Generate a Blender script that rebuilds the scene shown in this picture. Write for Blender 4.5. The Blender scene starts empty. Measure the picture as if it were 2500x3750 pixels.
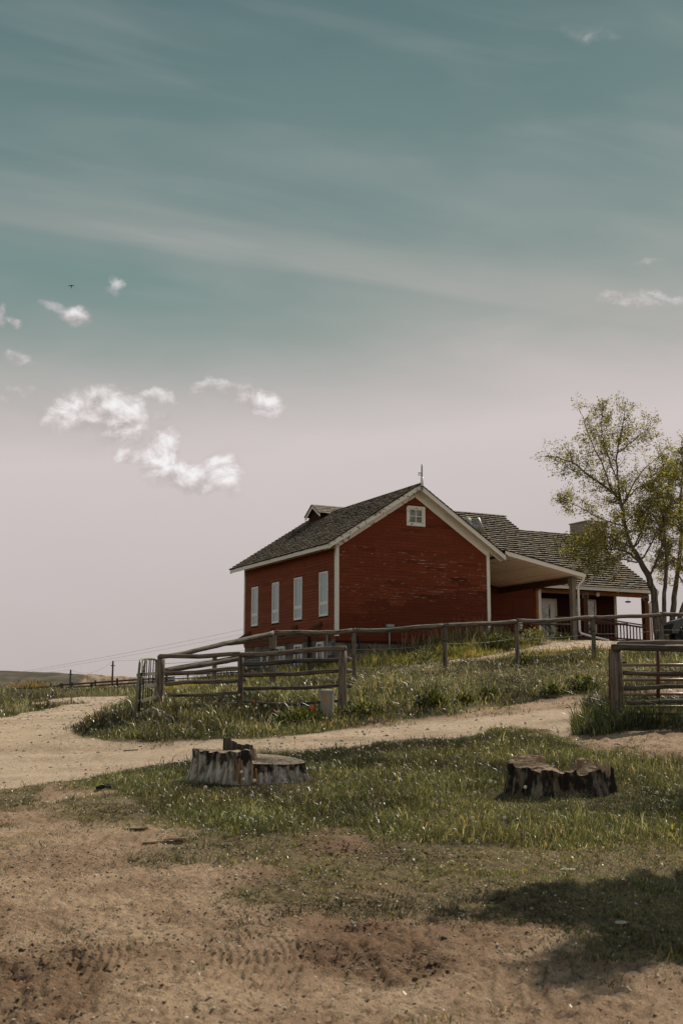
import bpy, math, random
import numpy as np
from mathutils import Vector, Matrix
random.seed(7); rng=np.random.default_rng(11)
R=math.radians
sc=bpy.context.scene; col=sc.collection

# ---------------------------------------------------------------- camera, light
F=4167.0; PITCH=math.atan((2565-1875)/F); CP,SP=math.cos(PITCH),math.sin(PITCH)
cd=bpy.data.cameras.new('camera'); cam=bpy.data.objects.new('camera',cd); col.objects.link(cam)
cd.sensor_fit='HORIZONTAL'; cd.sensor_width=24.0; cd.lens=24.0*F/2500; cd.clip_start=.1; cd.clip_end=20000
cam.location=(0,0,0); cam.rotation_euler=(R(90)+PITCH,0,0)
cd.dof.use_dof=True; cd.dof.focus_distance=21; cd.dof.aperture_fstop=3.2
sc.camera=cam
SUN_EL=R(44); SUN_AZ=math.atan2(.56,.83)      # clockwise from +Y
sd=bpy.data.lights.new('sun','SUN'); sd.energy=5.0; sd.angle=R(.55); sd.color=(1,.90,.76)
sun=bpy.data.objects.new('sun',sd); col.objects.link(sun)
sdir=Vector((math.sin(SUN_AZ)*math.cos(SUN_EL),math.cos(SUN_AZ)*math.cos(SUN_EL),math.sin(SUN_EL)))
sun.rotation_euler=sdir.to_track_quat('Z','Y').to_euler()
sc.view_settings.view_transform='Standard'; sc.view_settings.look='None'; sc.view_settings.exposure=0; sc.view_settings.gamma=1

# photograph-pixel helper used to measure where things stand
def ray(px,py):
    x=(px-1250)/F; z=-(py-1875)/F; y=CP-z*SP; return np.array([x/y,1.0,(SP+z*CP)/y])
def at(px,py,D): return ray(px,py)*D
def pix(x,y,z):
    yc=y*CP+z*SP; zc=-y*SP+z*CP; yc=np.maximum(yc,.05); return 1250+F*x/yc,1875-F*zc/yc

# ---------------------------------------------------------------- node helpers
def S(c):   # sRGB 0-255 -> linear
    return tuple(((v/255)/12.92 if v/255<=.04045 else ((v/255+.055)/1.055)**2.4) for v in c)
class NT:
    def __init__(s,t): s.t=t; s.n=t.nodes; s.l=t.links
    def new(s,ty,**k):
        n=s.n.new(ty)
        for a,b in k.items(): setattr(n,a,b)
        return n
    def put(s,sock,v):
        if hasattr(v,'is_linked'): s.l.new(v,sock)
        elif v is not None:
            if hasattr(sock.default_value,'__len__') and not hasattr(v,'__len__'): v=(v,)*len(sock.default_value)
            if hasattr(sock.default_value,'__len__') and len(sock.default_value)==4 and len(v)==3: v=(*v,1)
            sock.default_value=v
    def m(s,op,a,b=None,c=None,clamp=False):
        n=s.new('ShaderNodeMath',operation=op,use_clamp=clamp)
        for i,v in enumerate((a,b,c)):
            if v is not None: s.put(n.inputs[i],v)
        return n.outputs[0]
    def vm(s,op,a,b=None):
        n=s.new('ShaderNodeVectorMath',operation=op); s.put(n.inputs[0],a)
        if b is not None: s.put(n.inputs[1],b)
        return n.outputs[0]
    def mix(s,f,a,b,blend='MIX'):
        n=s.new('ShaderNodeMix',data_type='RGBA',blend_type=blend,clamp_factor=True)
        s.put(n.inputs[0],f); s.put(n.inputs[6],a); s.put(n.inputs[7],b); return n.outputs[2]
    def sep(s,v):
        n=s.new('ShaderNodeSeparateXYZ'); s.put(n.inputs[0],v); return n.outputs
    def comb(s,x,y,z):
        n=s.new('ShaderNodeCombineXYZ')
        for i,v in enumerate((x,y,z)): s.put(n.inputs[i],v)
        return n.outputs[0]
    def noise(s,v,scale=1,detail=4,rough=.55,dist=0,dim='3D'):
        n=s.new('ShaderNodeTexNoise',noise_dimensions=dim)
        if v is not None: s.put(n.inputs['Vector'],v)
        s.put(n.inputs['Scale'],scale); s.put(n.inputs['Detail'],detail); s.put(n.inputs['Roughness'],rough); s.put(n.inputs['Distortion'],dist)
        return n.outputs[0]
    def ss(s,v,a,b,lo=0,hi=1):   # smoothstep
        n=s.new('ShaderNodeMapRange',interpolation_type='SMOOTHSTEP'); s.put(n.inputs[0],v)
        for i,x in zip((1,2,3,4),(a,b,lo,hi)): s.put(n.inputs[i],x)
        return n.outputs[0]
    def ramp(s,f,stops,interp='LINEAR'):
        n=s.new('ShaderNodeValToRGB'); cr=n.color_ramp; cr.interpolation=interp
        while len(cr.elements)<len(stops): cr.elements.new(.5)
        for e,(p,c) in zip(cr.elements,stops): e.position=p; e.color=(*c,1)
        s.put(n.inputs[0],f); return n.outputs[0]
    def attr(s,name,out='Color'):
        return s.new('ShaderNodeAttribute',attribute_name=name).outputs[out]
    def bump(s,h,strength=.4,dist=.02):
        n=s.new('ShaderNodeBump'); s.put(n.inputs['Strength'],strength); s.put(n.inputs['Distance'],dist); s.put(n.inputs['Height'],h); return n.outputs[0]

# ---------------------------------------------------------------- world
w=bpy.data.worlds.new('World'); sc.world=w; w.use_nodes=True
T=NT(w.node_tree); T.n.clear()
out=T.new('ShaderNodeOutputWorld'); bg=T.new('ShaderNodeBackground'); T.l.new(bg.outputs[0],out.inputs[0])
g=T.new('ShaderNodeTexCoord').outputs['Generated']
gx,gy,gz_=T.sep(T.vm('NORMALIZE',g))
el=T.m('DIVIDE',T.m('ARCSINE',gz_),math.pi/2)          # 0..1
yy=T.m('MAXIMUM',gy,.15)
X=T.m('DIVIDE',gx,yy); Z=T.m('DIVIDE',gz_,yy)
front=T.ss(gy,.15,.45)
warp=T.noise(T.comb(T.m('MULTIPLY',X,2.2),T.m('MULTIPLY',Z,5),0),2.0,5,.55,.4)
tilt=T.m('MULTIPLY',T.m('MULTIPLY',gx,front),.055)
e2=T.m('ADD',T.m('SUBTRACT',el,tilt),T.m('MULTIPLY',T.m('SUBTRACT',warp,.5),.05))
base=T.ramp(e2,[(0.0,S((182,173,171))),(.05,S((194,184,182))),(.10,S((203,193,192))),(.14,S((208,198,197))),(.172,S((190,184,182))),(.205,S((160,165,161))),(.25,S((129,146,144))),(.31,S((110,133,133))),(.38,S((92,118,121))),(.55,S((78,102,107))),(1,S((60,88,96)))])
# long diagonal veil of cirrus: bright just above a line falling to the right, clear below
ang=math.radians(-8.5)
lin=T.m('SUBTRACT',Z,T.m('ADD',.382,T.m('MULTIPLY',X,-.17)))   # >0 above the line
lin=T.m('ADD',lin,T.m('MULTIPLY',T.m('SUBTRACT',T.noise(T.comb(T.m('MULTIPLY',X,3),T.m('MULTIPLY',Z,3),3),1.2,2,.5),.5),.03))
veil=T.m('MULTIPLY',T.ss(lin,-.003,.009),T.ss(lin,.010,.06,1,0))
str_=T.noise(T.comb(T.m('ADD',T.m('MULTIPLY',X,1.2),0),T.m('MULTIPLY',T.m('ADD',Z,T.m('MULTIPLY',X,.17)),14),1),2.2,5,.6,.3)
veil=T.m('MULTIPLY',T.m('MULTIPLY',veil,front),T.m('MULTIPLY',T.ss(str_,.2,.75,.35,1.0),T.ss(X,-.34,-.12,.25,.62)))
c1=T.mix(veil,base,S((176,174,170)))
clr=T.m('MULTIPLY',T.m('MULTIPLY',T.ss(lin,.002,-.03),T.ss(lin,-.16,-.02)),T.m('MULTIPLY',front,T.ss(X,.12,-.22,0,.75)))
c1=T.mix(clr,c1,S((112,140,137)))
cir=T.noise(T.comb(T.m('MULTIPLY',X,2.5),T.m('MULTIPLY',T.m('ADD',Z,T.m('MULTIPLY',X,.2)),11),5),1.2,3,.5,.5)
c1=T.mix(T.m('MULTIPLY',T.ss(cir,.42,.85),.17),c1,S((205,200,196)))
# cumulus puffs
wv=T.new('ShaderNodeTexNoise'); wv.inputs['Scale'].default_value=15; wv.inputs['Detail'].default_value=8; wv.inputs['Roughness'].default_value=.64
XZ=T.comb(X,Z,0); T.l.new(XZ,wv.inputs['Vector'])
wx,wz,_=T.sep(T.vm('SUBTRACT',wv.outputs['Color'],(.5,.5,.5)))
Xw=T.m('ADD',X,T.m('MULTIPLY',wx,.050)); Zw=T.m('ADD',Z,T.m('MULTIPLY',wz,.040))
puffs=[(340,1490,140,72,-8,1),(450,1540,85,75,40,1),(400,1470,70,45,20,.9),(380,1600,45,30,60,.45),(585,1450,75,24,18,.75),(590,1525,40,20,0,.6),(745,1405,42,24,-30,.6),(900,1440,120,28,20,.8),(985,1480,62,38,10,.85),
 (470,1680,60,34,-15,.8),(590,1665,60,85,15,1.0),(690,1730,110,52,15,1),(820,1720,62,60,35,1.0),(870,1780,40,30,50,.6),
 (280,1165,58,38,25,.85),(190,1125,65,22,25,.55),(415,1045,22,38,-25,.55),(10,1150,24,48,0,.6),(55,1180,34,14,35,.6),(75,1313,62,24,8,.65),(60,1430,85,26,0,.5),(330,1440,40,18,0,.35),(2380,1095,170,30,4,.6),(2400,970,70,13,2,.35),(2150,120,120,40,10,.3)]
dens=None; shade=None
for (px,py,rx,ry,rot,st) in puffs:
    c=ray(px,py); ca,sa=math.cos(R(rot)),math.sin(R(rot))
    dx=T.m('SUBTRACT',Xw,float(c[0])); dz=T.m('SUBTRACT',float(c[2]),Zw)
    a=T.m('DIVIDE',T.m('ADD',T.m('MULTIPLY',dx,ca),T.m('MULTIPLY',dz,sa)),rx*1.5/F)
    b=T.m('DIVIDE',T.m('ADD',T.m('MULTIPLY',dx,-sa),T.m('MULTIPLY',dz,ca)),ry*1.55/F)
    d=T.m('ADD',T.m('MULTIPLY',a,a),T.m('MULTIPLY',b,b))
    v=T.m('MULTIPLY',T.ss(d,1.3,.0),st)
    up=T.m('MULTIPLY',T.m('MULTIPLY',b,-1),v)   # + towards top of puff
    if dens is None: dens,shade=v,up
    else: dens=T.m('MAXIMUM',dens,v); shade=T.m('ADD',shade,up)
fb=T.noise(T.comb(X,T.m('MULTIPLY',Z,1.25),0),24,9,.66,.35); fb2=T.noise(T.comb(T.m('ADD',X,.004),T.m('MULTIPLY',T.m('SUBTRACT',Z,.006),1.25),0),24,9,.66,.35)
den=T.m('ADD',dens,T.m('MULTIPLY',T.m('SUBTRACT',fb,.55),1.15))
alpha=T.m('MULTIPLY',T.ss(den,.06,1.05),T.ss(dens,.0,.4))
relief=T.m('MULTIPLY',T.m('SUBTRACT',fb,fb2),2.2)
lum=T.m('ADD',T.m('ADD',T.m('MULTIPLY',den,.62),T.m('MULTIPLY',shade,.30)),relief)
cc=T.ramp(lum,[(.12,S((184,175,175))),(.34,S((205,195,195))),(.55,S((224,217,217))),(.85,S((247,245,245)))])
c1=T.mix(T.m('MULTIPLY',T.m('MULTIPLY',alpha,front),.93),c1,cc)
sky=T.new('ShaderNodeTexSky',sky_type='NISHITA',sun_disc=False,sun_elevation=SUN_EL,sun_rotation=SUN_AZ,air_density=1.0,dust_density=2.0,ozone_density=1.0)
skc=T.vm('MULTIPLY',sky.outputs[0],(.13,.112,.10))
lo=T.ss(gz_,-.02,0)
mixed=T.mix(T.ss(gy,.9,-.2,0,.45),c1,skc)
mixed=T.mix(T.ss(gy,.35,-.35),mixed,T.vm('MULTIPLY',mixed,(1.75,1.62,1.45)))
mixed=T.mix(lo,S((120,108,92)),mixed)
T.l.new(mixed,bg.inputs[0]); bg.inputs[1].default_value=1.0

# ---------------------------------------------------------------- materials
def mat(name,rough=.8,spec=.3,metal=0):
    m=bpy.data.materials.new(name); m.use_nodes=True; t=NT(m.node_tree); b=m.node_tree.nodes['Principled BSDF']
    b.inputs['Roughness'].default_value=rough; b.inputs['Specular IOR Level'].default_value=spec; b.inputs['Metallic'].default_value=metal
    return m,t,b
M={}
def plain(name,c,rough=.6,spec=.3,metal=0,var=.15,scale=6,tint=False,bump=0):
    m,t,b=mat(name,rough,spec,metal)
    p=t.new('ShaderNodeTexCoord').outputs['Object']
    n=t.noise(p,scale,5,.6)
    cc=t.mix(n,tuple(x*(1-var*1.6) for x in c),tuple(min(1,x*(1+var*1.2)) for x in c))
    if tint: cc=t.mix(1.0,cc,t.attr('tint'),'MULTIPLY')
    t.put(b.inputs['Base Color'],cc)
    if bump: t.put(b.inputs['Normal'],t.bump(t.noise(p,scale*6,4),bump,.01))
    M[name]=m; return m

def wood_log(name,dark,light,stain=(.03,.024,.018),streak=1.0):
    m,t,b=mat(name,.85,.2)
    uv=t.new('ShaderNodeUVMap').outputs[0]; u,v,_=t.sep(uv)
    oi=t.new('ShaderNodeObjectInfo').outputs['Random']
    q=t.comb(t.m('MULTIPLY',u,2.2),t.m('MULTIPLY',v,46),t.m('MULTIPLY',oi,37))
    n1=t.noise(q,1,6,.65); q2=t.comb(t.m('MULTIPLY',u,3),t.m('MULTIPLY',v,12),t.m('ADD',t.m('MULTIPLY',oi,11),4)); n2=t.noise(q2,1,4,.6)
    c=t.mix(t.ss(n1,.32,.68),dark,light); c=t.mix(t.m('MULTIPLY',t.ss(n2,.50,.68),.8*streak),c,stain)
    c=t.mix(t.m('MULTIPLY',t.ss(n1,.36,.30),.95),c,(.012,.01,.008))
    t.put(b.inputs['Base Color'],t.mix(1.0,c,t.attr('tint'),'MULTIPLY'))
    t.put(b.inputs['Normal'],t.bump(n1,.8,.012)); M[name]=m
wood_log('log_grey',(.06,.047,.034),(.25,.20,.15),streak=1.1)
wood_log('log_dark',(.035,.029,.022),(.13,.105,.078))
wood_log('log_brown',(.070,.056,.042),(.23,.185,.14),streak=.8)
wood_log('split_wood',(.10,.052,.026),(.34,.20,.11),streak=.7)
wood_log('timber_grey',(.10,.08,.06),(.27,.225,.18),streak=.35)
wood_log('timber_orange',(.16,.06,.02),(.36,.15,.05),streak=.3)
wood_log('timber_brown',(.05,.022,.010),(.14,.062,.028),streak=.4)

# red clapboard paint
def redmat(name,base,peel):
    m,t,b=mat(name,.8,.12)
    p=t.new('ShaderNodeTexCoord').outputs['Object']; x,y,z=t.sep(p)
    h=t.m('ADD',x,y)
    n=t.noise(t.comb(t.m('MULTIPLY',h,.7),t.m('MULTIPLY',z,2.5),0),1.3,5,.6)
    c=t.mix(n,tuple(v*.72 for v in base),tuple(v*1.25 for v in base))
    drip=t.noise(t.comb(t.m('MULTIPLY',h,7),t.m('MULTIPLY',z,.8),2),1,4,.6); c=t.mix(t.m('MULTIPLY',t.ss(drip,.5,.8),.35),c,tuple(v*.45 for v in base))
    c=t.mix(1.0,c,t.attr('tint'),'MULTIPLY')
    if peel:
        row=t.m('FRACT',t.m('DIVIDE',t.m('SUBTRACT',z,t.m('ADD',2.0,0)),.128))    # 0 = lower edge
        edge=t.ss(row,.42,.0)
        pn=t.noise(t.comb(t.m('MULTIPLY',h,2.1),t.m('MULTIPLY',z,26),7),1,4,.72)
        reg=t.noise(t.comb(t.m('MULTIPLY',h,.35),t.m('MULTIPLY',z,.9),9),1,2,.5)
        band=t.m('MULTIPLY',t.ss(z,3.6,4.3),t.ss(z,7.4,5.2))
        k=t.m('ADD',t.m('ADD',pn,t.m('MULTIPLY',edge,.10)),t.m('ADD',t.m('MULTIPLY',reg,.28),t.m('MULTIPLY',band,.085*peel)))
        msk=t.ss(k,.888,.905)
        pc=t.mix(t.noise(t.comb(h,z,3),30,3),S((150,120,100)),S((196,178,158)))
        c=t.mix(msk,c,pc)
        msk2=t.m('MULTIPLY',t.ss(t.m('ADD',k,.02),.888,.905),.35); c=t.mix(t.m('SUBTRACT',msk2,t.m('MULTIPLY',msk,.35)),c,(.05,.02,.014))
    t.put(b.inputs['Base Color'],c)
    t.put(b.inputs['Normal'],t.bump(t.noise(t.comb(t.m('MULTIPLY',h,3),t.m('MULTIPLY',z,60),0),1,4),.25,.006)); M[name]=m
redmat('red_siding',(.160,.036,.015),1.0); redmat('red_siding_side',(.20,.055,.026),.1); redmat('red_shaded',(.035,.010,.006),0); redmat('red_wing',(.11,.028,.013),0)  # wing and recess reds: siding colour darkened to stand for porch shade
plain('red_rail',(.075,.020,.012),.55,var=.2)

def whitemat(name,base,peel):
    m,t,b=mat(name,.55,.35)
    p=t.new('ShaderNodeTexCoord').outputs['Object']
    n=t.noise(p,2.5,5,.6); c=t.mix(n,tuple(v*.82 for v in base),base)
    d=t.noise(p,14,4,.7); c=t.mix(t.m('MULTIPLY',t.ss(d,.56,.78),.35),c,S((120,105,90)))
    if peel:
        x,y,z=t.sep(p)
        k=t.noise(t.vm('MULTIPLY',p,(1.0,1,1.8)),4.2,6,.62,.2)
        reg=t.m('MULTIPLY',t.ss(x,4.2,2.5),.075*peel)
        msk=t.ss(t.m('ADD',k,reg),.625,.64)
        c=t.mix(msk,c,t.mix(t.noise(p,9,4),S((138,128,116)),S((128,88,56))))
    t.put(b.inputs['Base Color'],c); M[name]=m
whitemat('white_paint',(.76,.71,.62),0); whitemat('white_peeling',(.76,.71,.62),1.0); whitemat('cream_soffit',(.60,.54,.44),0)
plain('cream_board',(.62,.52,.38),.6,var=.1)
plain('soffit_panel',(.82,.70,.56),.6,var=.06,scale=1.5)
plain('vinyl_white',(.70,.68,.63),.4,var=.05)
plain('roof_deck',(.02,.018,.016),.9)
m,t,b=mat('shingle',.86,.2); p=t.new('ShaderNodeTexCoord').outputs['Object']
n=t.noise(t.vm('MULTIPLY',p,(9,9,9)),1,5,.65)
c=t.mix(t.ss(n,.3,.7),(.10,.080,.058),(.26,.215,.158)); c=t.mix(t.m('MULTIPLY',t.ss(t.noise(p,.9,4,.6),.56,.7),.45),c,(.045,.043,.036))
t.put(b.inputs['Base Color'],t.mix(1.0,c,t.attr('tint'),'MULTIPLY')); t.put(b.inputs['Normal'],t.bump(n,.5,.01)); M['shingle']=m
# concrete foundation
m,t,b=mat('foundation',.9,.2); p=t.new('ShaderNodeTexCoord').outputs['Object']
n=t.noise(p,1.6,6,.65); c=t.mix(t.ss(n,.35,.65),(.075,.058,.043),(.20,.165,.13)); x,y,z=t.sep(p)
ln=t.m('MULTIPLY',t.ss(t.m('ABSOLUTE',t.m('SUBTRACT',t.m('FRACT',t.m('MULTIPLY',z,3.2)),.5)),.44,.5),.5); c=t.mix(ln,c,(.05,.04,.03))
t.put(b.inputs['Base Color'],c); t.put(b.inputs['Normal'],t.bump(n,.5,.03)); M['foundation']=m
# flagstone chimney
m,t,b=mat('flagstone',.85,.2); p=t.new('ShaderNodeTexCoord').outputs['Object']
vo=t.new('ShaderNodeTexVoronoi',feature='DISTANCE_TO_EDGE'); t.put(vo.inputs['Vector'],t.vm('ADD',t.vm('MULTIPLY',p,(2.2,2.2,2.2)),t.comb(t.m('MULTIPLY',t.noise(p,3,2),.6),0,0)))
vc=t.new('ShaderNodeTexVoronoi'); t.put(vc.inputs['Vector'],t.vm('ADD',t.vm('MULTIPLY',p,(2.2,2.2,2.2)),t.comb(t.m('MULTIPLY',t.noise(p,3,2),.6),0,0)))
sx,_,_=t.sep(vc.outputs['Color']); c=t.mix(sx,(.30,.225,.16),(.50,.41,.32)); c=t.mix(t.ss(vo.outputs['Distance'],.05,.02),c,(.15,.12,.095))
t.put(b.inputs['Base Color'],c); t.put(b.inputs['Normal'],t.bump(t.ss(vo.outputs['Distance'],0,.08),.7,.03)); M['flagstone']=m
# glass-like panes
def glassmat(name,c,rough=.08):
    m,t,b=mat(name,rough,.6); p=t.new('ShaderNodeTexCoord').outputs['Object']
    t.put(b.inputs['Base Color'],t.mix(t.noise(p,1.3,2),tuple(v*.8 for v in c),c)); M[name]=m
glassmat('pane_blind',(.27,.35,.36),.06); glassmat('pane_dark',(.02,.024,.024),.04)
m,t,b=mat('pane_old',.12,.6); p=t.new('ShaderNodeTexCoord').outputs['Object']
n=t.noise(t.vm('MULTIPLY',p,(6,6,3)),1,5,.6,1.2); t.put(b.inputs['Base Color'],t.mix(t.ss(n,.42,.62),(.025,.03,.026),(.17,.18,.16))); M['pane_old']=m
m,t,b=mat('pane_reflect',.06,.9); p=t.new('ShaderNodeTexCoord').outputs['Object']
n=t.noise(p,3.2,5,.6,.6); t.put(b.inputs['Base Color'],t.mix(t.ss(n,.47,.6),(.26,.28,.28),(.02,.026,.022))); M['pane_reflect']=m
plain('galvanised',(.26,.26,.25),.55,.4,.5,var=.25); plain('pipe_grey',(.25,.26,.25),.5,.4,.3)
plain('gate_metal',(.14,.135,.09),.5,.5,.2,var=.35,scale=14); plain('gate_rust',(.11,.030,.017),.6,.4,.1,var=.35,scale=10); plain('gate_tube',(.25,.16,.12),.4,.5,.3,var=.3); plain('gate_dark',(.03,.028,.022),.6)
plain('black_iron',(.02,.019,.018),.5); plain('meter_box',(.09,.12,.13),.5,.4)
plain('pedestal_grey',(.22,.215,.17),.55,.4,var=.12); plain('orange_mark',(.55,.11,.015),.6); plain('orange_flag',(.85,.13,.02),.5)
plain('pot_clay',(.16,.11,.075),.8); plain('stone_pale',(.42,.38,.32),.9,var=.3,scale=12,bump=.6); plain('char_wood',(.014,.012,.010),.9,var=.5,bump=.8)
plain('chip_wood',(.30,.21,.13),.9,var=.3,scale=20,bump=.5)
plain('tyre',(.02,.02,.02),.8); plain('truck_paint',(.010,.018,.020),.25,.6,.1); plain('bird_feather',(.015,.013,.013),.7)
plain('pole_wood',(.07,.06,.052),.9,var=.2); plain('wire_dark',(.05,.05,.05),.6); plain('wire_far',(.34,.33,.33),.6)
# stump materials
def stump_mat(name,mode):
    m,t,b=mat(name,.9,.15); uv=t.new('ShaderNodeUVMap').outputs[0]; u,v,_=t.sep(uv)   # u around (m), v height fraction
    p=t.new('ShaderNodeTexCoord').outputs['Object']
    g1=t.noise(t.comb(t.m('MULTIPLY',u,26),t.m('MULTIPLY',v,1.6),0),1,6,.6); g2=t.noise(t.comb(t.m('MULTIPLY',u,6),t.m('MULTIPLY',v,1.1),3),1,5,.6)
    pale=t.mix(t.ss(g1,.3,.7),(.075,.060,.046) if mode==0 else (.05,.038,.027),(.47,.43,.36) if mode==0 else (.20,.165,.125)); pale=t.mix(t.m('MULTIPLY',t.ss(t.noise(t.comb(t.m('MULTIPLY',u,3),t.m('MULTIPLY',v,.8),6),1,4,.6),.48,.62),.6),pale,(.12,.075,.042)); fine=t.noise(t.comb(t.m('MULTIPLY',u,70),t.m('MULTIPLY',v,2.2),1),1,4,.7); pale=t.mix(t.ss(fine,.40,.30),pale,(.02,.015,.011));
    st=t.ss(t.m('ADD',g2,t.m('MULTIPLY',t.m('SUBTRACT',v,.5),.22 if mode==0 else .02)),*( (.52,.60) if mode==0 else (.43,.52)))
    c=t.mix(t.m('MULTIPLY',st,.93),pale,(.012,.010,.008)); c=t.mix(t.ss(g1,.36,.28),c,(.01,.008,.007))
    rot=t.ss(t.noise(t.comb(t.m('MULTIPLY',u,2.4),v,8),1,4,.6),.56,.64); c=t.mix(t.m('MULTIPLY',rot,.7),c,t.mix(t.noise(p,30,4),(.05,.025,.012),(.24,.13,.07)))
    t.put(b.inputs['Base Color'],c); t.put(b.inputs['Normal'],t.bump(g1,.9,.02)); M[name]=m
stump_mat('stump_bark',0); stump_mat('stump_bark_dark',1)
m,t,b=mat('stump_top',.9,.15); p=t.new('ShaderNodeTexCoord').outputs['Object']; x,y,z=t.sep(p)
r_=t.m('SQRT',t.m('ADD',t.m('MULTIPLY',x,x),t.m('MULTIPLY',t.m('MULTIPLY',y,y),1.6)))
rg=t.noise(t.comb(t.m('ADD',t.m('MULTIPLY',r_,55),t.m('MULTIPLY',t.noise(p,4,3),5)),0,0),1,3,.6)
c=t.mix(t.ss(rg,.3,.7),(.16,.125,.09),(.37,.30,.22)); c=t.mix(t.m('MULTIPLY',t.ss(t.noise(p,5,5,.65),.5,.7),.6),c,(.15,.10,.06))
cr=t.noise(t.comb(t.m('MULTIPLY',t.m('ARCTAN2',y,x),14),t.m('MULTIPLY',r_,3),0),1,3,.6); c=t.mix(t.ss(cr,.36,.30),c,(.03,.022,.015))
t.put(b.inputs['Base Color'],c); t.put(b.inputs['Normal'],t.bump(cr,.5,.02)); M['stump_top']=m
m2=m.copy(); M['stump_top_brown']=m2; t2=NT(m2.node_tree); b2=m2.node_tree.nodes['Principled BSDF']; s_=b2.inputs['Base Color'].links[0].from_socket
t2.put(b2.inputs['Base Color'],t2.mix(1.0,s_,(.98,.86,.76),'MULTIPLY'))
# vegetation
def leafmat(name,trans=.35,rough=.5,spec=.35):
    m=bpy.data.materials.new(name); m.use_nodes=True; t=NT(m.node_tree); b=t.n['Principled BSDF']; o=t.n['Material Output']
    a=t.attr('tint'); t.put(b.inputs['Base Color'],a); b.inputs['Roughness'].default_value=rough; b.inputs['Specular IOR Level'].default_value=spec
    tr=t.new('ShaderNodeBsdfTranslucent'); t.put(tr.inputs[0],t.mix(1.0,a,(1.2,1.15,.6),'MULTIPLY'))
    ms=t.new('ShaderNodeMixShader'); ms.inputs[0].default_value=trans; t.l.new(b.outputs[0],ms.inputs[1]); t.l.new(tr.outputs[0],ms.inputs[2]); t.l.new(ms.outputs[0],o.inputs[0]); M[name]=m
leafmat('grass_blade',.36,.36,.5); leafmat('leaf',.55,.5,.35); leafmat('fluff',.4,.9,.1)
m,t,b=mat('bark',.9,.15); p=t.new('ShaderNodeTexCoord').outputs['Object']; n=t.noise(t.vm('MULTIPLY',p,(9,9,1.5)),1,5,.6)
t.put(b.inputs['Base Color'],t.mix(t.ss(n,.3,.7),(.045,.037,.028),(.16,.135,.105))); t.put(b.inputs['Normal'],t.bump(n,.8,.03)); M['bark']=m

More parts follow.
